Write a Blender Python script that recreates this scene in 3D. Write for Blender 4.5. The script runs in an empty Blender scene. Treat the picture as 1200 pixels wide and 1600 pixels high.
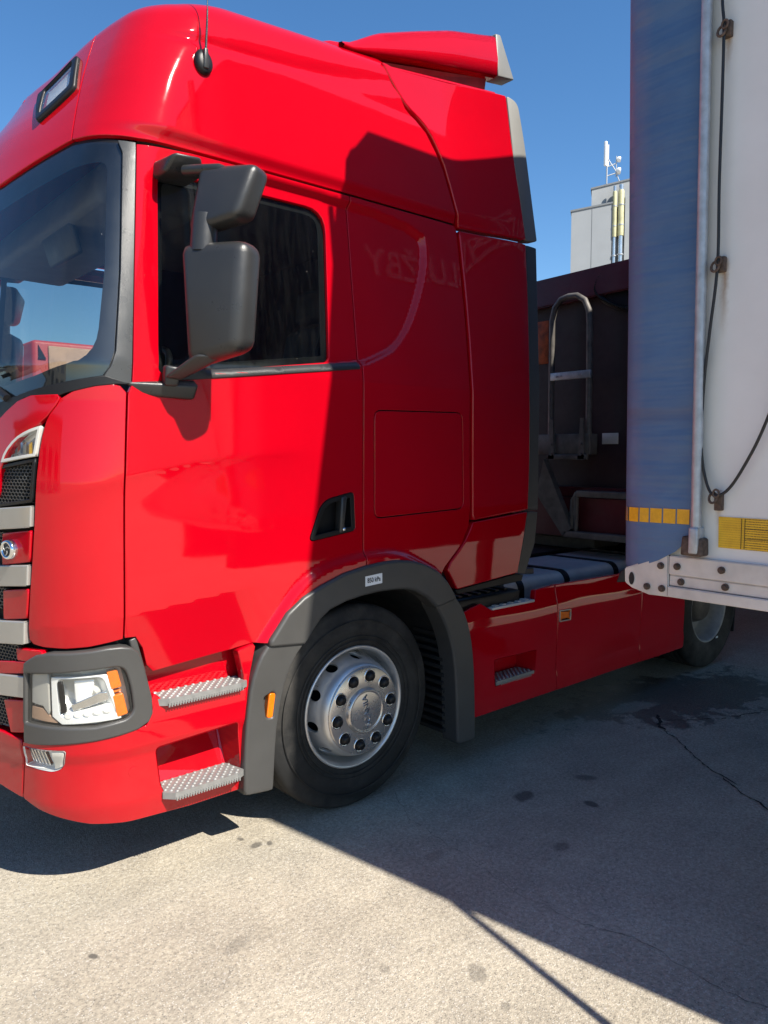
import bpy, bmesh, math, random
import numpy as np
from mathutils import Vector, Matrix
from mathutils.geometry import delaunay_2d_cdt

random.seed(7)
SC = bpy.context.scene
COL = SC.collection
R = math.radians

# ------------------------------------------------------------------ camera
yaw, pitch = R(41), math.atan(90 / 1180)
fwd = Vector((math.sin(yaw) * math.cos(pitch), math.cos(yaw) * math.cos(pitch), -math.sin(pitch)))
right = Vector((math.cos(yaw), -math.sin(yaw), 0))
up = right.cross(fwd)
cam_data = bpy.data.cameras.new('camera')
cam_data.sensor_fit = 'VERTICAL'
cam_data.sensor_height = 24.0
cam_data.lens = 24.0 * 1180 / 1600
cam_data.clip_start = 0.05
cam_data.clip_end = 3000
cam = bpy.data.objects.new('camera', cam_data)
COL.objects.link(cam)
mat_c = Matrix((right, up, -fwd)).transposed().to_4x4()
mat_c.translation = Vector((-2.28, -2.83, 1.70))
cam.matrix_world = mat_c
SC.camera = cam

# ------------------------------------------------------------------ light
sun_dir = Vector((0.17, -1.0, 1.1)).normalized()          # towards the sun
sun_data = bpy.data.lights.new('sun', 'SUN')
sun_data.energy = 5.0
sun_data.angle = R(0.5)
sun_data.color = (1.0, 0.94, 0.84)
sun = bpy.data.objects.new('sun', sun_data)
COL.objects.link(sun)
sun.rotation_euler = sun_dir.to_track_quat('Z', 'Y').to_euler()
world = bpy.data.worlds.new('World')
SC.world = world
world.use_nodes = True
wn = world.node_tree
bg = wn.nodes['Background']
sky = wn.nodes.new('ShaderNodeTexSky')
sky.sky_type = 'NISHITA'
sky.sun_disc = False
sky.sun_elevation = math.asin(sun_dir.z)
sky.sun_rotation = math.atan2(sun_dir.x, sun_dir.y)
sky.altitude = 300
sky.air_density = 1.0
sky.dust_density = 0.2
sky.ozone_density = 3.0
hsv = wn.nodes.new('ShaderNodeHueSaturation')
hsv.inputs['Saturation'].default_value = 1.22
hsv.inputs['Value'].default_value = 1.08
wn.links.new(sky.outputs[0], hsv.inputs['Color'])
wn.links.new(hsv.outputs[0], bg.inputs[0])
bg.inputs[1].default_value = 0.082
SC.view_settings.view_transform = 'Standard'
SC.view_settings.look = 'None'
SC.view_settings.gamma = 1
SC.view_settings.use_curve_mapping = False
SC.view_settings.exposure = 1.0
try:
    SC.cycles.max_bounces = 10
    SC.cycles.transparent_max_bounces = 16
except Exception:
    pass

# ------------------------------------------------------------------ materials
def principled(name):
    m = bpy.data.materials.new(name)
    m.use_nodes = True
    return m, m.node_tree, m.node_tree.nodes['Principled BSDF']

def N(nt, kind, **kw):
    n = nt.nodes.new(kind)
    for k, v in kw.items():
        setattr(n, k, v)
    return n

def noise(nt, vec, scale, detail=4, rough=.55):
    n = N(nt, 'ShaderNodeTexNoise')
    n.inputs['Scale'].default_value = scale
    n.inputs['Detail'].default_value = detail
    n.inputs['Roughness'].default_value = rough
    if vec is not None:
        nt.links.new(vec, n.inputs['Vector'])
    return n

def ramp(nt, src, stops):
    r = N(nt, 'ShaderNodeValToRGB')
    while len(r.color_ramp.elements) < len(stops):
        r.color_ramp.elements.new(.5)
    for e, (p, c) in zip(r.color_ramp.elements, stops):
        e.position = p
        e.color = (c, c, c, 1) if not isinstance(c, tuple) else (*c, 1)
    nt.links.new(src, r.inputs[0])
    return r

def mixc(nt, fac, a, b, mode='MIX'):
    m = N(nt, 'ShaderNodeMix', data_type='RGBA', blend_type=mode)
    for sock, v in ((m.inputs[0], fac), (m.inputs[6], a), (m.inputs[7], b)):
        if isinstance(v, (int, float)):
            sock.default_value = v
        elif isinstance(v, tuple):
            sock.default_value = (*v, 1)
        else:
            nt.links.new(v, sock)
    return m.outputs[2]

def mathn(nt, op, a, b=0.0, c=None):
    m = N(nt, 'ShaderNodeMath', operation=op)
    for i, v in enumerate((a, b, c)):
        if v is None:
            continue
        if isinstance(v, (int, float)):
            m.inputs[i].default_value = v
        else:
            nt.links.new(v, m.inputs[i])
    return m.outputs[0]

def objco(nt):
    return N(nt, 'ShaderNodeTexCoord').outputs['Object']

def mat_simple(name, col, rough=.5, metal=0., coat=0., var=.12, nscale=6., bump=0., bscale=300., spec=.5, dust=0.):
    m, nt, b = principled(name)
    co = objco(nt)
    n = noise(nt, co, nscale, 5)
    lo = tuple(max(0, c * (1 - var)) for c in col)
    hi = tuple(min(1, c * (1 + var)) for c in col)
    r = ramp(nt, n.outputs[0], [(.3, lo), (.7, hi)])
    colsock = r.outputs[0]
    if dust:
        n2 = noise(nt, co, 2.3, 8, .7)
        f = ramp(nt, n2.outputs[0], [(.45, 0.), (.8, dust)])
        colsock = mixc(nt, f.outputs[0], colsock, (.3, .27, .23))
    nt.links.new(colsock, b.inputs['Base Color'])
    n3 = noise(nt, co, 9, 6, .65)
    rr = ramp(nt, n3.outputs[0], [(.3, max(.02, rough * .8)), (.75, min(1, rough * 1.2))])
    nt.links.new(rr.outputs[0], b.inputs['Roughness'])
    b.inputs['Metallic'].default_value = metal
    b.inputs['Coat Weight'].default_value = coat
    b.inputs['Coat Roughness'].default_value = .03
    b.inputs['Specular IOR Level'].default_value = spec
    if bump:
        nb = noise(nt, co, bscale, 2)
        bp = N(nt, 'ShaderNodeBump')
        bp.inputs['Strength'].default_value = bump
        bp.inputs['Distance'].default_value = .001
        nt.links.new(nb.outputs[0], bp.inputs['Height'])
        nt.links.new(bp.outputs[0], b.inputs['Normal'])
    return m

def mat_paint(name, col):
    m, nt, b = principled(name)
    co = objco(nt)
    n = noise(nt, co, 1.7, 6, .6)
    r = ramp(nt, n.outputs[0], [(.35, tuple(c * .94 for c in col)), (.7, tuple(min(1, c * 1.04) for c in col))])
    # fine road dust, thin film only
    n2 = noise(nt, co, 45, 6, .7)
    d = ramp(nt, n2.outputs[0], [(.62, 0.), (.85, .012)])
    sx = N(nt, 'ShaderNodeSeparateXYZ')
    nt.links.new(co, sx.inputs[0])
    lowf = N(nt, 'ShaderNodeMapRange')
    for i_, v_ in ((1, .20), (2, .60), (3, .035), (4, 0.)):
        lowf.inputs[i_].default_value = v_
    nt.links.new(sx.outputs[2], lowf.inputs[0])
    n5 = noise(nt, co, 13, 8, .75)
    lf = mathn(nt, 'MULTIPLY', lowf.outputs[0], mathn(nt, 'MULTIPLY', n5.outputs[0], 1.4))
    nt.links.new(mixc(nt, mathn(nt, 'MAXIMUM', lf, d.outputs[0]), r.outputs[0], (.30, .25, .21)), b.inputs['Base Color'])
    b.inputs['Roughness'].default_value = .42
    b.inputs['Specular IOR Level'].default_value = .0
    b.inputs['Coat IOR'].default_value = 1.5
    b.inputs['Coat Weight'].default_value = 1.0
    n3 = noise(nt, co, 4, 8, .7)
    rr = ramp(nt, n3.outputs[0], [(.35, .025), (.8, .075)])
    nt.links.new(rr.outputs[0], b.inputs['Coat Roughness'])
    # very slight panel waviness in the clear coat
    nb = noise(nt, co, 2.2, 2, .4)
    bp = N(nt, 'ShaderNodeBump')
    bp.inputs['Strength'].default_value = .12
    bp.inputs['Distance'].default_value = .02
    nt.links.new(nb.outputs[0], bp.inputs['Height'])
    nt.links.new(bp.outputs[0], b.inputs['Coat Normal'])
    return m

def mat_glass(name, tint, gloss=1.0):
    m = bpy.data.materials.new(name)
    m.use_nodes = True
    nt = m.node_tree
    nt.nodes.clear()
    out = N(nt, 'ShaderNodeOutputMaterial')
    tr = N(nt, 'ShaderNodeBsdfTransparent')
    gl = N(nt, 'ShaderNodeBsdfGlossy')
    gl.inputs['Roughness'].default_value = .015
    fr = N(nt, 'ShaderNodeLayerWeight')          # Schlick's curve on the facing angle: the same from both sides of the pane
    fr.inputs['Blend'].default_value = .5
    mx = N(nt, 'ShaderNodeMixShader')
    f5 = mathn(nt, 'POWER', fr.outputs['Facing'], 4.0)
    nt.links.new(mathn(nt, 'MINIMUM', mathn(nt, 'MULTIPLY_ADD', f5, .9, .058 * gloss), 1.0), mx.inputs[0])
    co = objco(nt)
    # thin dust streaks on the glass
    mp = N(nt, 'ShaderNodeMapping')
    mp.inputs['Scale'].default_value = (14, 14, 1.2)
    nt.links.new(co, mp.inputs[0])
    st = noise(nt, mp.outputs[0], 2.0, 6, .7)
    f = ramp(nt, st.outputs[0], [(.45, 0.), (.85, .014)])
    sp = noise(nt, co, 90, 2)
    f2 = ramp(nt, sp.outputs[0], [(.76, 0.), (.78, .25)])
    df = N(nt, 'ShaderNodeBsdfDiffuse')
    df.inputs[0].default_value = (.42, .41, .38, 1)
    tr.inputs[0].default_value = (*tint, 1)
    mx2 = N(nt, 'ShaderNodeMixShader')
    nt.links.new(mathn(nt, 'MAXIMUM', f.outputs[0], f2.outputs[0]), mx2.inputs[0])
    nt.links.new(tr.outputs[0], mx2.inputs[1])
    nt.links.new(df.outputs[0], mx2.inputs[2])
    nt.links.new(mx2.outputs[0], mx.inputs[1])
    nt.links.new(gl.outputs[0], mx.inputs[2])
    nt.links.new(mx.outputs[0], out.inputs[0])
    return m

M = {}
M['red'] = mat_paint('red_paint', (.41, .0006, .007))
M['darkred'] = mat_simple('dull_red_paint', (.16, .006, .012), .55, dust=.25, var=.3)
M['grey'] = mat_simple('grey_plastic', (.052, .051, .049), .42, bump=.35, bscale=700, var=.08, spec=.5)
M['trim'] = mat_simple('pillar_trim', (.05, .051, .05), .30, bump=.3, bscale=900, var=.07)
M['sunlit_trim'] = mat_simple('sunlit_trim', (.17, .168, .155), .45, bump=.3, bscale=700, var=.07)  # same grey trim plastic, with sunlight put into the colour as a lighter grey
M['mirror_plastic'] = mat_simple('mirror_plastic', (.026, .026, .026), .32, bump=.4, bscale=800, var=.1)
M['black'] = mat_simple('black_plastic', (.009, .009, .010), .42, var=.2, bump=.15, spec=.3)
M['void'] = mat_simple('dark_underbody', (.010, .010, .010), .8, var=.3)
M['rubber'] = mat_simple('tyre_rubber', (.014, .014, .014), .72, var=.3, nscale=8, bump=.4, bscale=200, dust=.22, spec=.3)
M['silver'] = mat_simple('silver_paint', (.42, .41, .38), .38, metal=.55, var=.06)
M['alu'] = mat_simple('aluminium', (.60, .60, .59), .42, metal=.45, var=.12, nscale=14, bump=.15, bscale=120)
M['tread'] = mat_simple('cast_tread', (.25, .25, .243), .45, metal=.35, var=.15, nscale=30, dust=.25)
M['tank'] = mat_simple('dusty_aluminium', (.52, .50, .49), .5, metal=.15, var=.15, nscale=5, dust=.3)
M['steel'] = mat_simple('wheel_alloy', (.62, .61, .60), .33, metal=.7, var=.12, nscale=9, dust=.18)
M['polished'] = mat_simple('hub_cap_steel', (.55, .51, .475), .28, metal=.8, var=.1, nscale=11)
M['galv'] = mat_simple('galvanised_steel', (.40, .42, .44), .5, metal=.45, var=.2, nscale=25, bump=.3, bscale=140)
M['dirty_shaded_steel'] = mat_simple('dirty_shaded_steel', (.11, .10, .09), .6, metal=.3, var=.35, nscale=12)  # dirty steel, its colour darkened further for the shade behind the cab
M['chrome'] = mat_simple('chrome', (.75, .75, .76), .1, metal=1., var=.03)
M['reflector'] = mat_simple('lamp_reflector', (.90, .90, .88), .25, metal=.35, var=.05)
M['lamp_grey'] = mat_simple('lamp_housing', (.55, .53, .48), .3, var=.05)
M['amber'] = mat_simple('amber_plastic', (.75, .16, .005), .18, var=.12, nscale=30, coat=.6)
M['rust'] = mat_simple('rusty_iron', (.085, .055, .04), .85, var=.5, nscale=60, bump=.8, bscale=150)
M['cord'] = mat_simple('black_cord', (.012, .012, .012), .5)
def mat_ribbed(name, col):
    m, nt, b = principled(name)
    co = objco(nt)
    w = N(nt, 'ShaderNodeTexWave', bands_direction='Z')
    w.inputs['Scale'].default_value = 45
    nt.links.new(co, w.inputs['Vector'])
    n = noise(nt, co, 60, 3)
    c = ramp(nt, n.outputs[0], [(.3, tuple(k * .6 for k in col)), (.7, col)])
    nt.links.new(c.outputs[0], b.inputs['Base Color'])
    b.inputs['Roughness'].default_value = .15
    b.inputs['Coat Weight'].default_value = .8
    bp = N(nt, 'ShaderNodeBump')
    bp.inputs['Strength'].default_value = .6
    bp.inputs['Distance'].default_value = .004
    nt.links.new(w.outputs[0], bp.inputs['Height'])
    nt.links.new(bp.outputs[0], b.inputs['Normal'])
    return m
M['amber_rib'] = mat_ribbed('ribbed_amber', (.70, .15, .005))
M['lamp_beige'] = mat_simple('lamp_tube_grey', (.40, .38, .34), .25, var=.05)
M['glass'] = mat_glass('side_glass', (.50, .54, .52))
M['windscreen'] = mat_glass('windscreen_glass', (.78, .82, .83), 1.7)
M['clear'] = mat_glass('lamp_cover', (.92, .93, .92), .9)
M['cloth'] = mat_simple('seat_cloth', (.05, .05, .052), .9, var=.2)
M['liner'] = mat_simple('headliner', (.13, .13, .13), .85, var=.05)
M['dash'] = mat_simple('dashboard_plastic', (.035, .036, .04), .55, var=.1)
M['white_sticker'] = mat_simple('white_vinyl', (.75, .76, .76), .4, var=.03)
M['ink'] = mat_simple('black_ink', (.01, .01, .012), .5)
M['tape_yellow'] = mat_simple('reflective_yellow', (.72, .36, .01), .35, var=.1, nscale=80, coat=.3)
M['plate_yellow'] = mat_simple('yellow_plate', (.70, .40, .012), .45, var=.08, nscale=30)

def mat_asphalt():
    m, nt, b = principled('asphalt')
    co = objco(nt)
    big = noise(nt, co, .35, 5, .6)
    mid = noise(nt, co, 2.6, 6, .65)
    fine = noise(nt, co, 60, 4, .7)
    c0 = ramp(nt, big.outputs[0], [(.3, (.335, .298, .235)), (.7, (.385, .345, .277))])
    c1 = ramp(nt, mid.outputs[0], [(.25, (.80, .80, .81)), (.75, (1.12, 1.11, 1.08))])
    base = mixc(nt, 1.0, c0.outputs[0], c1.outputs[0], 'MULTIPLY')
    f1 = ramp(nt, fine.outputs[0], [(.3, .66), (.7, 1.28)])
    base = mixc(nt, 1.0, base, f1.outputs[0], 'MULTIPLY')
    # aggregate chips
    vo = N(nt, 'ShaderNodeTexVoronoi')
    vo.inputs['Scale'].default_value = 165
    nt.links.new(co, vo.inputs['Vector'])
    sep = N(nt, 'ShaderNodeSeparateColor')
    nt.links.new(vo.outputs['Color'], sep.inputs[0])
    chip = mathn(nt, 'MULTIPLY', mathn(nt, 'GREATER_THAN', sep.outputs[0], .80), mathn(nt, 'LESS_THAN', vo.outputs['Distance'], .42))
    base = mixc(nt, mathn(nt, 'MULTIPLY', chip, .75), base, (.52, .49, .43))
    chipd = mathn(nt, 'MULTIPLY', mathn(nt, 'GREATER_THAN', sep.outputs[1], .86), mathn(nt, 'LESS_THAN', vo.outputs['Distance'], .45))
    base = mixc(nt, mathn(nt, 'MULTIPLY', chipd, .5), base, (.06, .058, .055))
    vo2 = N(nt, 'ShaderNodeTexVoronoi')
    vo2.inputs['Scale'].default_value = 52
    nt.links.new(co, vo2.inputs['Vector'])
    sep2 = N(nt, 'ShaderNodeSeparateColor')
    nt.links.new(vo2.outputs['Color'], sep2.inputs[0])
    chip2 = mathn(nt, 'MULTIPLY', mathn(nt, 'GREATER_THAN', sep2.outputs[0], .93), mathn(nt, 'LESS_THAN', vo2.outputs['Distance'], .26))
    base = mixc(nt, mathn(nt, 'MULTIPLY', chip2, .6), base, (.45, .42, .38))
    # worn tyre tracks and old patches
    mpt = N(nt, 'ShaderNodeMapping')
    mpt.inputs['Rotation'].default_value = (0, 0, .35)
    mpt.inputs['Scale'].default_value = (.25, 1.6, 1)
    nt.links.new(co, mpt.inputs[0])
    trk = noise(nt, mpt.outputs[0], 1.4, 5, .6)
    ft = ramp(nt, trk.outputs[0], [(.40, (.80, .79, .78)), (.56, (1.04, 1.04, 1.04))])
    base = mixc(nt, .45, base, ft.outputs[0], 'MULTIPLY')
    grit = noise(nt, co, 11, 7, .75)
    fg = ramp(nt, grit.outputs[0], [(.36, (.74, .73, .72)), (.60, (1.05, 1.05, 1.04))])
    base = mixc(nt, .35, base, fg.outputs[0], 'MULTIPLY')
    # spilled oil and drips: distorted ellipses at their real places
    wob = noise(nt, co, 7, 6, .65)
    wob2 = noise(nt, co, 1.6, 4, .6)
    def blot(x, y, rx, ry, ang, amp, soft=.25):
        mp = N(nt, 'ShaderNodeMapping', vector_type='TEXTURE')
        mp.inputs['Location'].default_value = (x, y, 0)
        mp.inputs['Rotation'].default_value = (0, 0, ang)
        mp.inputs['Scale'].default_value = (rx, ry, 1)
        nt.links.new(co, mp.inputs[0])
        ln = N(nt, 'ShaderNodeVectorMath', operation='LENGTH')
        nt.links.new(mp.outputs[0], ln.inputs[0])
        v = mathn(nt, 'ADD', ln.outputs['Value'], mathn(nt, 'MULTIPLY', mathn(nt, 'SUBTRACT', wob.outputs[0], .5), amp))
        v = mathn(nt, 'ADD', v, mathn(nt, 'MULTIPLY', mathn(nt, 'SUBTRACT', wob2.outputs[0], .5), amp * .7))
        mr = N(nt, 'ShaderNodeMapRange')
        mr.inputs[1].default_value = 1 - soft
        mr.inputs[2].default_value = 1 + soft
        mr.inputs[3].default_value = 1
        mr.inputs[4].default_value = 0
        nt.links.new(v, mr.inputs[0])
        return mr.outputs[0]
    wet = mathn(nt, 'MAXIMUM', blot(2.85, -.20, 1.0, .40, -.25, 2.6, .10), 0.0)
    wet = mathn(nt, 'MAXIMUM', wet, blot(3.6, -.75, .9, .14, .35, 2.6, .12))
    dryp = blot(2.36, -.10, .22, .08, -.2, 2.2, .08)
    wet = mathn(nt, 'MULTIPLY', wet, mathn(nt, 'SUBTRACT', 1.0, dryp))
    base = mixc(nt, mathn(nt, 'MULTIPLY', wet, .66), base, (.018, .018, .02))
    base = mixc(nt, mathn(nt, 'MULTIPLY', dryp, .6), base, (.22, .20, .16))
    for (x, y, r_, k) in [(-.453, -1.206, .045, .45), (-.503, -1.372, .022, .4), (-1.4, -.272, .022, .8), (-.573, .007, .03, .7), (-.60, .10, .022, .7), (-.52, -.02, .02, .7),
                          (.725, -.473, .07, .75), (.903, -.753, .04, .8), (-.034, -.586, .05, .25), (-.675, -.983, .03, .35), (.45, -.9, .05, .5), (-1.0, -.55, .05, .25), (.05, .15, .06, .5), (1.15, -.55, .06, .6), (-1.9, -.75, .03, .4), (-.9, -1.45, .02, .6)]:
        base = mixc(nt, mathn(nt, 'MULTIPLY', blot(x, y, r_, r_ * .62, random.uniform(0, 3), 1.3), k), base, (.055, .05, .045))
    nt.links.new(base, b.inputs['Base Color'])
    rr = mathn(nt, 'SUBTRACT', .86, mathn(nt, 'MULTIPLY', wet, .38))
    nt.links.new(rr, b.inputs['Roughness'])
    b.inputs['Specular IOR Level'].default_value = .4
    h = mathn(nt, 'ADD', mathn(nt, 'MULTIPLY', vo.outputs['Distance'], -.7), mathn(nt, 'MULTIPLY', fine.outputs[0], 1.2))
    h = mathn(nt, 'ADD', h, mathn(nt, 'MULTIPLY', vo2.outputs['Distance'], -.6))
    bp = N(nt, 'ShaderNodeBump')
    bp.inputs['Strength'].default_value = .6
    bp.inputs['Distance'].default_value = .0035
    nt.links.new(h, bp.inputs['Height'])
    nt.links.new(bp.outputs[0], b.inputs['Normal'])
    return m
M['asphalt'] = mat_asphalt()

def mat_tarp():
    m, nt, b = principled('blue_tarpaulin')
    co = objco(nt)
    n1 = noise(nt, co, 3, 6, .65)
    c = ramp(nt, n1.outputs[0], [(.3, (.052, .118, .235)), (.7, (.075, .155, .285))])
    # greyish tint at the corner-post edge, painting in red light bounced off the truck
    sx = N(nt, 'ShaderNodeSeparateXYZ')
    nt.links.new(co, sx.inputs[0])
    n2 = noise(nt, co, 5, 6, .7)
    e = mathn(nt, 'ADD', sx.outputs[1], mathn(nt, 'MULTIPLY', mathn(nt, 'SUBTRACT', n2.outputs[0], .5), .05))
    mr = N(nt, 'ShaderNodeMapRange')
    mr.inputs[1].default_value = -1.365
    mr.inputs[2].default_value = -1.325
    nt.links.new(e, mr.inputs[0])
    col = mixc(nt, mathn(nt, 'MULTIPLY', mr.outputs[0], .30), c.outputs[0], (.15, .15, .24))
    # diagonal scuffs
    mp = N(nt, 'ShaderNodeMapping')
    mp.inputs['Rotation'].default_value = (R(-17), 0, 0)
    mp.inputs['Scale'].default_value = (1, 1.6, 13)
    nt.links.new(co, mp.inputs[0])
    n3 = noise(nt, mp.outputs[0], 1.0, 3, .5)
    s = ramp(nt, n3.outputs[0], [(.60, 0.), (.70, .6)])
    n4 = noise(nt, co, 1.1, 2)
    s2 = ramp(nt, n4.outputs[0], [(.42, .15), (.58, 1.)])
    col = mixc(nt, mathn(nt, 'MULTIPLY', s.outputs[0], s2.outputs[0]), col, (.10, .115, .17))
    nt.links.new(col, b.inputs['Base Color'])
    b.inputs['Roughness'].default_value = .5
    nb = noise(nt, mp.outputs[0], .8, 3)
    bp = N(nt, 'ShaderNodeBump')
    bp.inputs['Strength'].default_value = .7
    bp.inputs['Distance'].default_value = .022
    nt.links.new(nb.outputs[0], bp.inputs['Height'])
    nt.links.new(bp.outputs[0], b.inputs['Normal'])
    return m
M['tarp'] = mat_tarp()

def mat_white_panel():
    m, nt, b = principled('white_trailer_panel')
    co = objco(nt)
    n1 = noise(nt, co, 1.5, 6, .65)
    c = ramp(nt, n1.outputs[0], [(.3, (.64, .62, .585)), (.7, (.74, .72, .69))])
    col = c.outputs[0]
    n2 = noise(nt, co, 25, 5, .7)
    wob = mathn(nt, 'MULTIPLY', mathn(nt, 'SUBTRACT', n2.outputs[0], .5), .03)
    sx = N(nt, 'ShaderNodeSeparateXYZ')
    nt.links.new(co, sx.inputs[0])
    # rust runs hanging below each iron eye
    for (y, z, ln, w, k) in [(-1.622, 3.06, .12, .016, .8), (-1.635, 2.30, .22, .018, .85), (-1.643, 1.53, .16, .014, .5)]:
        d = mathn(nt, 'ABSOLUTE', mathn(nt, 'ADD', mathn(nt, 'SUBTRACT', sx.outputs[1], y), wob))
        f = N(nt, 'ShaderNodeMapRange'); f.inputs[1].default_value = 0; f.inputs[2].default_value = w; f.inputs[3].default_value = 1; f.inputs[4].default_value = 0
        nt.links.new(d, f.inputs[0])
        g = N(nt, 'ShaderNodeMapRange'); g.inputs[1].default_value = z - ln; g.inputs[2].default_value = z; g.inputs[3].default_value = 0; g.inputs[4].default_value = 1
        nt.links.new(sx.outputs[2], g.inputs[0])
        top = mathn(nt, 'LESS_THAN', sx.outputs[2], z + .05)
        k_ = mathn(nt, 'MULTIPLY', mathn(nt, 'MULTIPLY', f.outputs[0], g.outputs[0]), mathn(nt, 'MULTIPLY', top, k))
        col = mixc(nt, k_, col, (.28, .12, .02))
    # grime along the post side
    g2 = N(nt, 'ShaderNodeMapRange'); g2.inputs[1].default_value = -1.66; g2.inputs[2].default_value = -1.57; g2.inputs[3].default_value = 0; g2.inputs[4].default_value = .45
    nt.links.new(mathn(nt, 'ADD', sx.outputs[1], wob), g2.inputs[0])
    col = mixc(nt, g2.outputs[0], col, (.46, .46, .38))
    nt.links.new(col, b.inputs['Base Color'])
    b.inputs['Roughness'].default_value = .42
    return m
M['white_panel'] = mat_white_panel()
M['white_metal'] = mat_simple('weathered_white_metal', (.56, .53, .50), .5, var=.18, nscale=7, dust=.35, metal=.2)

def mat_print():
    """yellow plate with rows of small print"""
    m, nt, b = principled('printed_plate')
    co = objco(nt)
    sx = N(nt, 'ShaderNodeSeparateXYZ')
    nt.links.new(co, sx.inputs[0])
    z, y = sx.outputs[2], sx.outputs[1]
    row = mathn(nt, 'FRACT', mathn(nt, 'MULTIPLY', z, 1 / .0078))
    line = mathn(nt, 'MULTIPLY', mathn(nt, 'GREATER_THAN', row, .30), mathn(nt, 'LESS_THAN', row, .62))
    cmb = N(nt, 'ShaderNodeCombineXYZ')
    nt.links.new(mathn(nt, 'MULTIPLY', y, 420), cmb.inputs[0])
    nt.links.new(mathn(nt, 'FLOOR', mathn(nt, 'MULTIPLY', z, 1 / .0078)), cmb.inputs[1])
    wn_ = N(nt, 'ShaderNodeTexNoise')
    wn_.inputs['Scale'].default_value = 1.0
    wn_.inputs['Detail'].default_value = 1
    nt.links.new(cmb.outputs[0], wn_.inputs['Vector'])
    word = mathn(nt, 'GREATER_THAN', wn_.outputs[0], .44)
    right_ = mathn(nt, 'LESS_THAN', y, -1.735)
    ink = mathn(nt, 'MULTIPLY', mathn(nt, 'MULTIPLY', line, word), mathn(nt, 'ADD', mathn(nt, 'MULTIPLY', right_, .7), .25))
    n = noise(nt, co, 30, 4)
    c = ramp(nt, n.outputs[0], [(.3, (.62, .34, .01)), (.7, (.74, .43, .015))])
    nt.links.new(mixc(nt, ink, c.outputs[0], (.08, .05, .01)), b.inputs['Base Color'])
    b.inputs['Roughness'].default_value = .4
    return m
M['print'] = mat_print()

# ------------------------------------------------------------------ mesh helpers
def link(name, me, mat=None, parent=None, smooth=False):
    o = bpy.data.objects.new(name, me)
    if mat is not None and not me.materials:
        me.materials.append(mat)
    if smooth:
        me.polygons.foreach_set('use_smooth', [True] * len(me.polygons))
    COL.objects.link(o)
    if parent is not None:
        o.parent = parent
    return o

def tag(o, label=None, cat=None, group=None, kind=None):
    if label: o['label'] = label
    if cat: o['category'] = cat
    if group: o['group'] = group
    if kind: o['kind'] = kind
    return o

def empty(name, loc, label, cat, group=None):
    o = bpy.data.objects.new(name, None)
    COL.objects.link(o)
    o.location = loc
    o.empty_display_size = .2
    return tag(o, label, cat, group)

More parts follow.
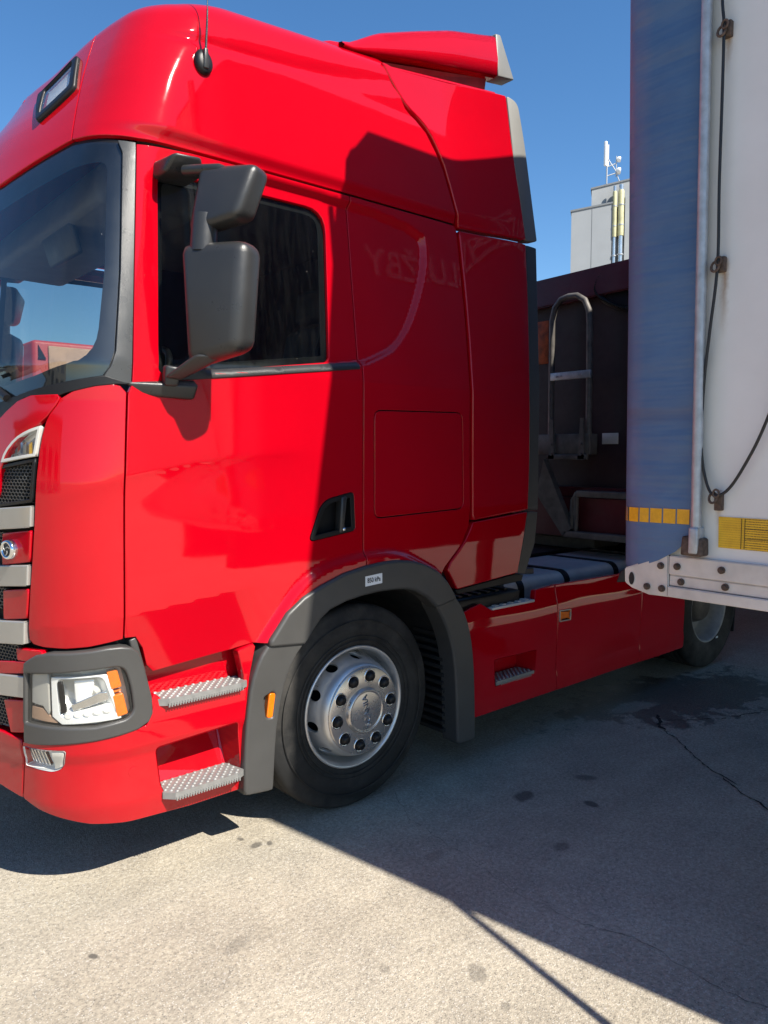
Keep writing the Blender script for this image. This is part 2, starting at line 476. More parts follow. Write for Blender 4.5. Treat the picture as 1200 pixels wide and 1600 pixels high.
class MB:
    """collects verts and faces of one mesh; coordinates are world coordinates, made local at build"""
    def __init__(self):
        self.v, self.f, self.s = [], [], []
    def add(self, vs, fs, smooth=False):
        o = len(self.v)
        self.v += [tuple(p) for p in vs]
        self.f += [tuple(i + o for i in f) for f in fs]
        self.s += [smooth] * len(fs)
    def box(self, x0, x1, y0, y1, z0, z1):
        self.hexa([(x0, y0, z0), (x1, y0, z0), (x1, y1, z0), (x0, y1, z0), (x0, y0, z1), (x1, y0, z1), (x1, y1, z1), (x0, y1, z1)])
    def hexa(self, c):
        self.add(c, [(0, 3, 2, 1), (4, 5, 6, 7), (0, 1, 5, 4), (1, 2, 6, 5), (2, 3, 7, 6), (3, 0, 4, 7)])
    def rbox(self, c, r=.02, seg=3):
        """box given by eight corners with rounded edges"""
        bm = bmesh.new()
        vs = [bm.verts.new(p) for p in c]
        for q in [(0, 3, 2, 1), (4, 5, 6, 7), (0, 1, 5, 4), (1, 2, 6, 5), (2, 3, 7, 6), (3, 0, 4, 7)]:
            bm.faces.new([vs[i] for i in q])
        bmesh.ops.bevel(bm, geom=bm.edges[:], offset=r, segments=seg, profile=.5, affect='EDGES', clamp_overlap=True)
        bm.verts.index_update()
        self.add([v.co[:] for v in bm.verts], [[v.index for v in f.verts] for f in bm.faces], True)
        bm.free()
    def rb(self, x0, x1, y0, y1, z0, z1, r=.01, seg=2):
        self.rbox([(x0, y0, z0), (x1, y0, z0), (x1, y1, z0), (x0, y1, z0), (x0, y0, z1), (x1, y0, z1), (x1, y1, z1), (x0, y1, z1)], r, seg)
    def tube(self, pts, r, n=10, caps=True):
        pts = [Vector(p) for p in pts]
        rs = r if isinstance(r, (list, tuple)) else [r] * len(pts)
        vs, fs = [], []
        u = None
        for i, p in enumerate(pts):
            t = (pts[min(i + 1, len(pts) - 1)] - pts[max(i - 1, 0)]).normalized()
            if u is None:
                a = Vector((0, 0, 1)) if abs(t.z) < .9 else Vector((1, 0, 0))
                u = t.cross(a).normalized()
            else:
                u = (u - t * u.dot(t)).normalized()
            w = t.cross(u)
            for k in range(n):
                an = 2 * math.pi * k / n
                vs.append(p + (u * math.cos(an) + w * math.sin(an)) * rs[i])
        for i in range(len(pts) - 1):
            for k in range(n):
                a, b_ = i * n + k, i * n + (k + 1) % n
                fs.append((a, b_, b_ + n, a + n))
        self.add(vs, fs, True)
        if caps:
            self.add(vs[:n], [tuple(range(n))[::-1]])
            self.add(vs[-n:], [tuple(range(n))])
    def lathe_y(self, cx, cz, prof, n=64, smooth=True):
        """prof: list of (y, r)"""
        vs, fs = [], []
        for (y, r_) in prof:
            for k in range(n):
                a = 2 * math.pi * k / n
                vs.append((cx + r_ * math.cos(a), y, cz + r_ * math.sin(a)))
        for i in range(len(prof) - 1):
            for k in range(n):
                a, b_ = i * n + k, i * n + (k + 1) % n
                fs.append((a, a + n, b_ + n, b_))
        self.add(vs, fs, smooth)
    def disc_y(self, cx, y, cz, r_, n=24):
        self.add([(cx + r_ * math.cos(2 * math.pi * k / n), y, cz + r_ * math.sin(2 * math.pi * k / n)) for k in range(n)], [tuple(range(n))])
    def prism(self, poly, a, b, axis='x'):
        """poly of 2-D points extruded from a to b along axis (x: (y,z), y: (x,z), z: (x,y))"""
        def P(p, t):
            return {'x': (t, p[0], p[1]), 'y': (p[0], t, p[1]), 'z': (p[0], p[1], t)}[axis]
        n = len(poly)
        vs = [P(p, a) for p in poly] + [P(p, b) for p in poly]
        fs = [tuple(range(n))[::-1], tuple(range(n, 2 * n))] + [(k, (k + 1) % n, (k + 1) % n + n, k + n) for k in range(n)]
        self.add(vs, fs)
    def build(self, name, mat, parent=None, bevel=0, recalc=True):
        me = bpy.data.meshes.new(name)
        off = Vector((0, 0, 0))
        if parent is not None:
            q = parent
            while q is not None:
                off += q.location
                q = q.parent
        me.from_pydata([tuple(Vector(p) - off) for p in self.v], [], self.f)
        me.polygons.foreach_set('use_smooth', self.s)
        if recalc or bevel:
            bm = bmesh.new()
            bm.from_mesh(me)
            bmesh.ops.recalc_face_normals(bm, faces=bm.faces[:])
            if bevel:
                bmesh.ops.bevel(bm, geom=[e for e in bm.edges if len(e.link_faces) == 2 and e.calc_face_angle(0) > .6], offset=bevel, segments=2, affect='EDGES', clamp_overlap=True)
            bm.to_mesh(me)
            bm.free()
        me.update()
        return link(name, me, mat, parent)

def sstep(a, b, x):
    t = np.clip((x - a) / (b - a), 0, 1)
    return t * t * (3 - 2 * t)

def sdist(p, v, poly):
    """signed distance, positive inside"""
    poly = np.array(poly, float)
    best = np.full(p.shape, 1e9)
    inside = np.zeros(p.shape, bool)
    for a, b_ in zip(poly, np.roll(poly, -1, 0)):
        dx, dy = b_ - a
        t = np.clip(((p - a[0]) * dx + (v - a[1]) * dy) / max(dx * dx + dy * dy, 1e-12), 0, 1)
        best = np.minimum(best, np.hypot(p - a[0] - t * dx, v - a[1] - t * dy))
        c = ((a[1] > v) != (b_[1] > v))
        if dy != 0:
            inside ^= c & (p < (v - a[1]) * dx / dy + a[0])
    return np.where(inside, best, -best)

# ------------------------------------------------------------------ the cab's body surface: p runs round the cab from nose to tail (= x on the flank), v is height
XF = np.array([(0.2, -1.44), (.35, -1.46), (1.0, -1.46), (1.6, -1.46), (1.9, -1.43), (2.0, -1.40), (2.85, -1.20), (3.0, -1.158), (3.1, -1.125), (3.2, -1.088), (3.3, -1.046), (3.4, -1.0), (3.8, -.80)])
YS = np.array([(0, 0), (2.05, 0), (2.9, .09), (3.4, .155), (3.8, .21)])
RX = np.array([(0, .34), (1.9, .33), (2.05, .28), (2.85, .26), (3.4, .29), (3.8, .31)])
RY = np.array([(0, .34), (1.9, .34), (2.05, .24), (2.85, .24), (3.4, .32), (3.8, .36)])
PE = 1.22
ROOF0, ROOFR = 3.49, .15
RECESS = [(-1.2, 1.985), (.026, 2.105), (.19, 2.170), (.303, 2.229), (.429, 2.388), (.561, 2.705), (.525, 2.92), (-1.2, 2.92)]
ARCH = [(-.60, .80), (-.548, .885), (-.464, .988), (-.359, 1.106), (-.215, 1.189), (.044, 1.227), (.266, 1.221), (.447, 1.138), (.60, 1.06), (.7, .8)]

def _soft(poly, it):
    for _ in range(it):
        a = np.array(poly)
        poly = np.stack([a * .75 + np.roll(a, 1, 0) * .25, a * .75 + np.roll(a, -1, 0) * .25], 1).reshape(-1, 2)
    return poly
RECESS = _soft(RECESS, 2)
ARCH = _soft(ARCH, 2)

def cab_xyz(p, v, rounding=True):
    p = np.asarray(p, float); v = np.asarray(v, float)
    if rounding:
        arc = ROOFR * math.pi / 2
        an = np.clip((v - ROOF0) / ROOFR, 0, math.pi / 2)
        inset = ROOFR * (1 - np.cos(an)) + np.clip(v - ROOF0 - arc, 0, None)
        z = np.minimum(v, ROOF0) + ROOFR * np.sin(an) + .03 * np.clip(v - ROOF0 - arc, 0, None)
        z = z + .09 * np.clip(p + .75, 0, 1.3) * sstep(3.44, 3.56, v) - .075 * sstep(0, .55, -1.08 - p) * sstep(3.0, 3.5, v)
        vv = np.minimum(v, 3.76)
    else:
        inset = 0 * v; z = v; vv = v
    ys = np.interp(vv, YS[:, 0], YS[:, 1]) + inset
    xf = np.interp(vv, XF[:, 0], XF[:, 1]) + inset
    rx = np.interp(vv, RX[:, 0], RX[:, 1]) - np.minimum(inset * .2, .06)
    ry = np.interp(vv, RY[:, 0], RY[:, 1]) - np.minimum(inset * .2, .06)
    xc = xf + rx
    ph = np.clip((xc - p) / rx, 0, None)
    ph1 = np.minimum(ph, PE)
    x = np.where(p >= xc, p, xc - rx * np.sin(ph1))
    y = ys + ry * (1 - np.cos(ph1))
    e = np.minimum(np.clip(ph - PE, 0, None) * rx, np.maximum(1.225 - ys - ry * (1 - math.cos(PE)), 0) / .985)
    a0 = np.arctan2(ry * math.sin(PE), rx * math.cos(PE))
    a1 = np.minimum(a0 + .30 * e, math.pi / 2)
    am = (a0 + a1) / 2
    x = x - e * np.cos(am)
    y = np.minimum(y + e * np.sin(am), 1.225)
    ang = np.minimum(ph, 1.5)
    return np.stack([x, y, z], -1), np.stack([-np.sin(ang), -np.cos(ang), 0 * x], -1)

def relief(p, v):
    d = -.035 * sstep(-.004, .036, sdist(p, v, RECESS)) * sstep(-1.02, -.80, p)
    d = d + .028 * sstep(2.945, 3.0, v) * sstep(-1.20, -.85, p)
    d = d + .028 * sstep(-.014, .034, sdist(p, v, ARCH))
    vc = 1.557 + np.interp(p, [-1.5, -1.352, -1.132, -.852, -.283, .05], [-.04, 0, .07, .13, .172, .175])
    k = sstep(-1.5, -1.2, p) * (1 - sstep(-.45, -.2, p))
    dv = v - vc
    d = d + .009 * k * np.exp(-(np.sqrt(dv * dv + .02 ** 2) - .02) / np.interp(dv, [-.03, .03], [.05, .20]))
    vt = 1.075 + .10 * (p + 1.13)
    d = d - .13 * np.clip(vt - v, 0, .3) * (1 - sstep(-.75, -.45, p))
    # roof swage line
    vr = np.interp(p, [-.9, -.7, .2, .6], [3.395, 3.405, 3.50, 3.53])
    d = d - .008 * sstep(-.92, -.78, p) * np.exp(-((v - vr) / .020) ** 2)
    return d
    # roof front dish
    fr = sdist(p, v, [(-1.46, 3.05), (-1.40, 3.5), (-2.8, 3.6), (-2.8, 2.98), (-1.62, 2.97)])
    d = d - .012 * sstep(0, .10, fr)
    return d

def S_cab(p, v):
    P, n = cab_xyz(p, v)
    return P + n * relief(np.asarray(p, float), np.asarray(v, float))[..., None]
def S_plain(p, v):
    return cab_xyz(p, v)[0]
def S_fair(p, v):
    P, n = cab_xyz(p, v, False)
    p = np.asarray(p, float); v = np.asarray(v, float)
    flare = 1 - .92 * sstep(.72, 1.28, p)                 # the fairing stands upright at its rear edge
    y = P[..., 1] * flare + .05 * np.clip(p - 1.25, 0, None) - .014 + .03 * np.clip(1.2 - v, 0, None) - .022 * sstep(2.935, 3.0, v) * (1 - sstep(.85, 1.15, p))
    return np.stack([P[..., 0], y, P[..., 2]], -1)
def S_skirt(p, v):
    p = np.asarray(p, float); v = np.asarray(v, float)
    y = .004 + .03 * sstep(.70, .90, v) + .012 * sstep(.27, .34, v) * (1 - sstep(.34, .55, v)) + .035 * np.clip(.30 - v, 0, 1)
    y = y - .006 * sstep(.27, .34, v) * (1 - sstep(.34, .55, v)) + .0022 * np.sin(3.1 * p + 4 * v) + .0016 * np.sin(6.3 * p - 9 * v + 1)
    return np.stack([p, y, v], -1)

def rounded(poly, r):
    out = []
    n = len(poly)
    rs = r if isinstance(r, (list, tuple)) else [r] * n
    for i in range(n):
        a, b_, c = np.array(poly[i - 1]), np.array(poly[i]), np.array(poly[(i + 1) % n])
        ri = rs[i]
        if ri <= 0:
            out.append(tuple(b_)); continue
        u, w = (a - b_), (c - b_)
        lu, lw = np.linalg.norm(u), np.linalg.norm(w)
        d = min(ri, lu * .48, lw * .48)
        s, e = b_ + u / lu * d, b_ + w / lw * d
        for t in np.linspace(0, 1, 6):
            out.append(tuple((1 - t) ** 2 * s + 2 * t * (1 - t) * b_ + t * t * e))
    return out

def smooth_poly(poly, it=1, keep=()):
    """corner-cutting on an open run of points given as a closed loop; indices in keep stay sharp"""
    for _ in range(it):
        out, k2 = [], []
        n = len(poly)
        for i in range(n):
            if i in keep:
                k2.append(len(out)); out.append(poly[i])
            else:
                a, b_, c = map(np.array, (poly[i - 1], poly[i], poly[(i + 1) % n]))
                out.append(tuple(b_ * .75 + a * .25)); out.append(tuple(b_ * .75 + c * .25))
        poly, keep = out, k2
    return poly

def area2(poly):
    a = np.array(poly); b_ = np.roll(a, -1, 0)
    return float((a[:, 0] * b_[:, 1] - a[:, 1] * b_[:, 0]).sum() / 2)

def inset_poly(poly, d):
    """moves a CCW loop inwards by d"""
    a = np.array(poly, float)
    n = len(a)
    out = []
    for i in range(n):
        e1 = a[i] - a[i - 1]; e2 = a[(i + 1) % n] - a[i]
        n1 = np.array([-e1[1], e1[0]]) / max(np.hypot(*e1), 1e-9)
        n2 = np.array([-e2[1], e2[0]]) / max(np.hypot(*e2), 1e-9)
        b_ = n1 + n2
        q = max(b_ @ b_ / 2, .35)
        out.append(tuple(a[i] + b_ * d / q))
    return out

def resample(loop, h):
    out = []
    n = len(loop)
    for i in range(n):
        a, b_ = np.array(loop[i]), np.array(loop[(i + 1) % n])
        k = max(1, int(math.ceil(np.hypot(*(b_ - a)) / h)))
        for j in range(k):
            out.append(a + (b_ - a) * j / k)
    return np.array(out)

def surf_normals(S, p, v):
    h = 1.5e-3
    tp = S(p + h, v) - S(p - h, v)
    tv = S(p, v + h) - S(p, v - h)
    n = np.cross(tp, tv)
    n /= np.maximum(np.linalg.norm(n, axis=-1, keepdims=True), 1e-12)
    tp = tp / np.maximum(np.linalg.norm(tp, axis=-1, keepdims=True), 1e-12)
    tv = tv / np.maximum(np.linalg.norm(tv, axis=-1, keepdims=True), 1e-12)
    return n, tp, tv

def panel(name, outer, mat, parent, holes=(), h=.04, off=0., S=S_cab, gap=.0055, depth=.02, edge=.004, flip=False):
    """a sheet of bodywork cut to a (p,v) outline on surface S, with rolled edges"""
    outer = list(outer)
    if area2(outer) < 0: outer = outer[::-1]
    outer = inset_poly(outer, gap)
    hs = []
    for q in holes:
        q = list(q)
        if area2(q) < 0: q = q[::-1]
        hs.append(inset_poly(q, -gap))
    loops = [resample(outer, h * .7)] + [resample(q, h * .7) for q in hs]
    allp = np.concatenate(loops)
    lo, hi = loops[0].min(0), loops[0].max(0)
    gx, gy = np.meshgrid(np.arange(lo[0] + h / 2, hi[0], h), np.arange(lo[1] + h / 2, hi[1], h))
    gx, gy = gx.ravel(), gy.ravel()
    d = sdist(gx, gy, loops[0])
    for q in loops[1:]:
        d = np.minimum(d, -sdist(gx, gy, q))
    ok = d > h * .38
    pts = np.concatenate([allp, np.stack([gx[ok], gy[ok]], 1)])
    edges, o = [], 0
    for q in loops:
        m = len(q)
        edges += [(o + i, o + (i + 1) % m) for i in range(m)]
        o += m
    vs, _, fs, ov, _, _ = delaunay_2d_cdt([Vector(q) for q in pts], edges, [], 0, 1e-6)
    V2 = np.array([(q[0], q[1]) for q in vs])
    F = np.array([f for f in fs if len(f) == 3])
    cen = V2[F].mean(1)
    d = sdist(cen[:, 0], cen[:, 1], loops[0])
    for q in loops[1:]:
        d = np.minimum(d, -sdist(cen[:, 0], cen[:, 1], q))
    F = F[d > 0]
    a = V2[F]
    ar = (a[:, 1, 0] - a[:, 0, 0]) * (a[:, 2, 1] - a[:, 0, 1]) - (a[:, 1, 1] - a[:, 0, 1]) * (a[:, 2, 0] - a[:, 0, 0])
    F[ar < 0] = F[ar < 0][:, ::-1]
    n, _, _ = surf_normals(S, V2[:, 0], V2[:, 1])
    P3 = S(V2[:, 0], V2[:, 1]) + n * off
    verts = P3.tolist(); norms = n.tolist(); faces = F.tolist()
    if depth > 0:
        for li, q in enumerate(loops):
            m = len(q)
            nn, tp, tv = surf_normals(S, q[:, 0], q[:, 1])
            e = np.roll(q, -1, 0) - np.roll(q, 1, 0)
            on = np.stack([e[:, 1], -e[:, 0]], 1)
            on /= np.maximum(np.linalg.norm(on, axis=1, keepdims=True), 1e-9)
            if li > 0: on = -on
            O = tp * on[:, :1] + tv * on[:, 1:]
            O /= np.maximum(np.linalg.norm(O, axis=1, keepdims=True), 1e-9)
            B = S(q[:, 0], q[:, 1]) + nn * off
            rows = []
            for t in (0, 30, 60, 90):
                s, c = math.sin(R(t)), math.cos(R(t))
                rows.append((B + O * edge * .7 * s - nn * edge * (1 - c), nn * c + O * s))
            rows.append((B + O * edge * .7 - nn * depth, O))
            base = len(verts)
            for (pp, qq) in rows:
                verts += pp.tolist(); norms += qq.tolist()
            for r_ in range(len(rows) - 1):
                for i in range(m):
                    a_, b_ = base + r_ * m + i, base + r_ * m + (i + 1) % m
                    f = (a_, a_ + m, b_ + m, b_)
                    faces.append(f if li == 0 else f[::-1])
    me = bpy.data.meshes.new(name)
    off0 = Vector((0, 0, 0))
    q = parent
    while q is not None:
        off0 += q.location; q = q.parent
    me.from_pydata([(x - off0.x, y - off0.y, z - off0.z) for x, y, z in verts], [], faces)
    me.polygons.foreach_set('use_smooth', [True] * len(me.polygons))
    me.update()
    nv = np.array(norms)
    nv /= np.maximum(np.linalg.norm(nv, axis=1, keepdims=True), 1e-9)
    me.normals_split_custom_set_from_vertices([tuple(x) for x in nv])
    return link(name, me, mat, parent)

def recess(name, loop, mat, parent, depth=.1, S=S_plain, off=0., shift=(0, 0), scale=1.0, h=.05, slope=0.):
    """pocket pressed into a panel: walls and a back"""
    loop = list(loop)
    if area2(loop) < 0: loop = loop[::-1]
    q = resample(loop, h)
    n, _, _ = surf_normals(S, q[:, 0], q[:, 1])
    A = S(q[:, 0], q[:, 1]) + n * off
    c = q.mean(0)
    q2 = c + (q - c) * scale + np.array(shift)
    inw = -n.mean(0); inw /= np.linalg.norm(inw)
    B = S(q2[:, 0], q2[:, 1]) + inw * (depth + slope * (q2[:, 1:2] - c[1]))
    m = len(q)
    mb = MB()
    mb.add(A.tolist() + B.tolist(), [(i, i + m, (i + 1) % m + m, (i + 1) % m) for i in range(m)])
    mb.add(B.tolist(), [tuple(range(m))])
    return mb.build(name, mat, parent, recalc=False)

def copy_tree(o, parent, mw):
    c = o.copy(); COL.objects.link(c); c.parent = parent
    if mw is not None: c.matrix_local = mw @ o.matrix_local
    for ch in list(o.children):
        copy_tree(ch, c, None)
    return c
FAR = Matrix.Translation((0, 2.45, 0)) @ Matrix.Diagonal((1, -1, 1, 1))   # the cab's other flank
def both(o):
    copy_tree(o, o.parent, FAR)
    return o

# ================================================================== ground
GZ = -.045          # yard level
def make_ground():
    mb = MB()
    mb.add([(-600, -600, 0), (600, -600, 0), (600, 600, 0), (-600, 600, 0)], [(0, 1, 2, 3)])
    g = mb.build('ground', M['asphalt'])
    g.location.z = GZ
    tag(g, 'grey asphalt yard speckled with light stones and dark oil spots', 'ground', kind='structure')
    M['crack'] = mat_simple('crack_dirt', (.012, .011, .010), .95, var=.3)
    def crack(pts, w, seed):
        rnd = random.Random(seed)
        line = []
        for (a, b_) in zip(pts, pts[1:]):
            k = max(2, int(math.hypot(b_[0] - a[0], b_[1] - a[1]) / .022))
            for i in range(k):
                t = i / k
                line.append((a[0] + (b_[0] - a[0]) * t, a[1] + (b_[1] - a[1]) * t))
        line.append(pts[-1])
        jx = jy = 0
        L, Rr = [], []
        for i, (x, y) in enumerate(line):
            jx = jx * .8 + rnd.uniform(-.009, .009); jy = jy * .8 + rnd.uniform(-.009, .009)
            a, b_ = line[max(i - 1, 0)], line[min(i + 1, len(line) - 1)]
            dx, dy = b_[0] - a[0], b_[1] - a[1]
            l = math.hypot(dx, dy) or 1
            ww = w * rnd.uniform(.25, 1.2) * (.25 if i in (0, len(line) - 1) else 1)
            L.append((x + jx - dy / l * ww, y + jy + dx / l * ww, .003)); Rr.append((x + jx + dy / l * ww, y + jy - dx / l * ww, .003))
        n = len(L)
        c = MB()
        c.add(L + Rr, [(i, i + n, i + n + 1, i + 1) for i in range(n - 1)])
        c.v = [(x, y, z + GZ) for x, y, z in c.v]
        c.build('crack', M['crack'], g, recalc=False)
    crack([(2.135, -.474), (1.82, -.878), (1.70, -1.06), (1.658, -1.131)], .005, 1)
    crack([(1.70, -1.05), (1.60, -1.18), (1.516, -1.351), (1.45, -1.45)], .006, 2)
    crack([(.30, .05), (.091, -.289), (.07, -.55), (.061, -.724), (.02, -.95), (.043, -1.256)], .0007, 3)
    crack([(.043, -1.256), (.10, -1.45), (.092, -1.68), (.099, -1.887), (.2, -2.1)], .0013, 4)
    crack([(2.30, -.40), (2.6, -.62), (3.2, -.80), (3.9, -.7)], .004, 5)
    crack([(2.35, -.30), (2.15, -.42), (2.135, -.474)], .014, 6)
    return g
ground = make_ground()

# ================================================================== the red truck
truck = empty('truck', (0, 0, 0), 'red tractor truck with high-roof sleeper cab and black mirrors, in the foreground', 'truck')

WINDOW = rounded([(-.985, 2.02), (-.125, 2.135), (-.088, 2.845), (-.50, 2.842), (-.925, 2.825)], [.02, .03, .11, .1, .06])
HANDLE = rounded([(-.276, 1.300), (-.006, 1.335), (-.015, 1.520), (-.20, 1.485)], [.03, .02, .02, .06])
LOCKER = rounded([(.118, 1.385), (.757, 1.405), (.742, 1.925), (.118, 1.915)], .045)

# red shell
roof_side = panel('roof_side', [(-1.300, 2.945), (-1.0, 2.932), (-.78, 2.937), (-.41, 2.942), (.045, 2.945), (.774, 2.945), (.690, 3.213), (.643, 3.30), (.583, 3.385), (.51, 3.435), (.442, 3.466), (.385, 3.518), (.334, 3.59),
                                (.299, 3.67), (.285, 3.90), (-1.10, 3.90), (-1.135, 3.75), (-1.195, 3.588), (-1.245, 3.30)], M['red'], truck, h=.0125)
both(roof_side)
roof_front = panel('roof_front', [(-1.300, 2.945), (-1.50, 2.905), (-1.78, 2.845), (-2.75, 2.77), (-2.75, 3.90), (-1.10, 3.90), (-1.135, 3.75), (-1.195, 3.588), (-1.245, 3.30)], M['red'], truck, h=.03)
both(roof_front)
mb = MB()
mb.rb(-.60, .75, .35, 2.10, 3.56, 3.655, .03)
mb.build('roof_top', M['red'], truck)

door_poly = [(-1.013, 2.912), (-.78, 2.93), (-.41, 2.937), (.045, 2.940), (.05, 2.10), (.045, 1.150), (-.10, 1.125), (-.231, 1.085), (-.33, 1.04), (-.416, .984), (-.47, .92), (-.509, .866), (-.577, .872),
             (-.67, .856), (-1.026, .826), (-1.055, .86), (-1.074, .935), (-1.103, .983), (-1.149, .985), (-1.135, 1.602), (-1.114, 1.931), (-1.098, 1.968), (-1.06, 2.411)]
door = panel('door', door_poly, M['red'], truck, holes=[WINDOW, HANDLE], h=.0115)
glass = panel('window', inset_poly(WINDOW[::1] if area2(WINDOW) > 0 else WINDOW[::-1], -.006), M['glass'], door, h=.06, off=-.016, depth=0)
WIN_IN = inset_poly(WINDOW, .028)
panel('window_seal', WINDOW, M['black'], door, holes=[WIN_IN], h=.03, off=-.021, gap=0, depth=.004, edge=.002)
panel('belt_strip', [(-.93, 1.988), (.035, 2.105), (.035, 2.143), (-.93, 2.028)], M['mirror_plastic'], door, h=.03, off=.006, depth=.03, edge=.006)
hd = recess('handle_cup', HANDLE, M['black'], door, depth=.055, S=S_cab, scale=.8, h=.04)
panel('handle_frame', HANDLE, M['black'], door, holes=[inset_poly(HANDLE, .022)], h=.02, off=.004, gap=.002, depth=.01, edge=.003)
mb = MB()
mb.rbox([(-.105, -.012, 1.328), (-.078, -.012, 1.330), (-.078, .035, 1.330), (-.105, .035, 1.328), (-.092, -.012, 1.500), (-.060, -.012, 1.502), (-.060, .035, 1.502), (-.092, .035, 1.500)], .008, 2)
mb.build('handle_grip', M['mirror_plastic'], door)
mb = MB(); mb.lathe_y(-.080, 1.345, [(-.016, .001), (-.017, .008), (-.010, .009)], 12)
mb.build('lock_cylinder', M['chrome'], door)
both(door)

side_poly = [(.045, 1.152), (.05, 2.10), (.045, 2.941), (.778, 2.941), (.789, 2.882), (.804, 2.432), (.804, 1.944), (.812, 1.40), (.806, 1.31), (.748, 1.209), (.614, 1.091), (.575, 1.03), (.522, 1.073), (.46, 1.105), (.401, 1.129), (.318, 1.150), (.231, 1.159), (.13, 1.160)]
sp = panel('sleeper_side', side_poly, M['red'], truck, holes=[LOCKER], h=.012)
panel('locker_lid', LOCKER, M['red'], sp, h=.05)
both(sp)

pillar_poly = [(-1.013, 2.915), (-1.06, 2.411), (-1.100, 1.968), (-1.147, 1.975), (-1.200, 1.990), (-1.172, 2.03), (-1.150, 2.09), (-1.109, 2.405), (-1.066, 2.870), (-1.080, 2.918)]
both(panel('pillar_trim', pillar_poly, M['trim'], truck, h=.03, gap=.002))
WS = [(-1.080, 2.918), (-1.066, 2.870), (-1.109, 2.405), (-1.150, 2.09), (-1.172, 2.03), (-1.200, 1.990), (-1.30, 1.973), (-1.484, 1.940), (-1.676, 1.900), (-2.75, 1.85), (-2.75, 2.78), (-1.78, 2.838), (-1.50, 2.897), (-1.305, 2.935), (-1.168, 2.925)]
ws = panel('windscreen', WS, M['windscreen'], truck, h=.05, off=-.012, depth=0)
WSI = rounded([(-1.118, 2.850), (-1.158, 2.405), (-1.215, 2.055), (-1.484, 1.99), (-1.676, 1.955), (-2.70, 1.91), (-2.70, 2.70), (-1.78, 2.745), (-1.50, 2.80), (-1.305, 2.838)], [.06, 0, .12, 0, 0, 0, 0, 0, 0, 0])
panel('windscreen_border', WS, M['black'], ws, holes=[WSI], h=.04, off=-.016, gap=-.012, depth=0)
both(ws)

CORNER = smooth_poly([(-1.335, 1.928), (-1.405, 1.850), (-1.440, 1.748), (-1.462, 1.60), (-1.485, 1.363), (-1.515, 1.15), (-1.532, .990), (-1.505, .966), (-1.323, .960), (-1.152, .985), (-1.138, 1.602), (-1.118, 1.935), (-1.147, 1.966), (-1.227, 1.958)], 1, keep=(6, 9, 10, 11))
both(panel('corner_panel', CORNER, M['red'], truck, h=.014, gap=.003))

# dark structure behind the gaps
cb = panel('cab_structure', [(-2.75, .60), (-2.75, 1.92), (-1.12, 1.965), (-1.10, 1.93), (.06, 1.93), (.06, 3.42), (.85, 3.42), (.85, 1.93), (1.25, 1.93), (1.25, 1.2), (.85, 1.10), (-.5, 1.0), (-1.10, .98), (-1.12, .60)], M['void'], truck, h=.1, off=-.06, S=S_plain, depth=0,
           holes=[])
both(cb)
mb = MB()
mb.box(.78, .82, .24, 2.21, .95, 3.50)
mb.build('cab_rear_wall', M['void'], truck)
both(panel('cowl', [(-1.105, 1.966), (-1.15, 1.962), (-1.227, 1.952), (-1.335, 1.925), (-1.36, 1.915), (-1.52, 1.91), (-1.675, 1.82), (-2.75, 1.72), (-2.75, 1.865), (-1.676, 1.905), (-1.484, 1.945), (-1.30, 1.978), (-1.195, 1.997)], M['black'], truck, h=.04, off=.003))
mb = MB()
for (a, b_) in [((-1.36, .62, 1.965), (-1.375, .48, 1.99)), ]:
    mb.tube([(-1.47, .60, 1.86), (-1.47, .58, 1.95), (-1.48, .70, 1.985), (-1.50, 1.0, 2.00), (-1.50, 1.22, 2.02)], [.016, .016, .013, .011, .009], 8)
    mb.tube([(-1.45, .34, 1.915), (-1.46, .42, 1.95), (-1.465, .56, 1.955)], .016, 8)
mb.build('wiper', M['black'], truck)

# front: bonnet lid, lamps, bars and mesh
hood = [(-1.362, 1.925), (-1.346, 1.903), (-1.425, 1.815), (-1.50, 1.778), (-1.56, 1.742), (-1.62, 1.692), (-1.66, 1.63), (-1.685, 1.53), (-2.75, 1.53), (-2.75, 1.72), (-1.72, 1.80), (-1.66, 1.848), (-1.52, 1.922)]
both(panel('bonnet_lid', smooth_poly(hood, 1, keep=(0, 7, 8, 9)), M['red'], truck, h=.03, off=.008))
LAMP = smooth_poly([(-1.432, 1.806), (-1.458, 1.693), (-1.655, 1.668), (-1.630, 1.712), (-1.57, 1.760), (-1.50, 1.788)], 1, keep=(0, 1, 2))
pl = recess('position_lamp', LAMP, M['reflector'], truck, depth=.03, scale=.9, S=S_plain)
panel('lamp_cover', LAMP, M['clear'], pl, h=.04, off=.006, S=S_plain, depth=0)
panel('lamp_rim', LAMP, M['lamp_grey'], pl, h=.02, off=.009, S=S_plain, holes=[inset_poly(LAMP if area2(LAMP) > 0 else LAMP[::-1], .010)], depth=.012, gap=.001, edge=.003)
mb = MB()
for i in range(4):
    p0 = -1.49 - i * .035
    a = S_plain(np.array([p0, p0 - .018, p0 - .018, p0]), np.array([1.705, 1.700, 1.74, 1.75]))
    n_ = surf_normals(S_plain, np.array([p0]), np.array([1.7]))[0][0]
    mb.hexa([*(a - n_ * .025).tolist(), *(a - n_ * .012).tolist()])
mb.build('lamp_segment', M['chrome'], pl)

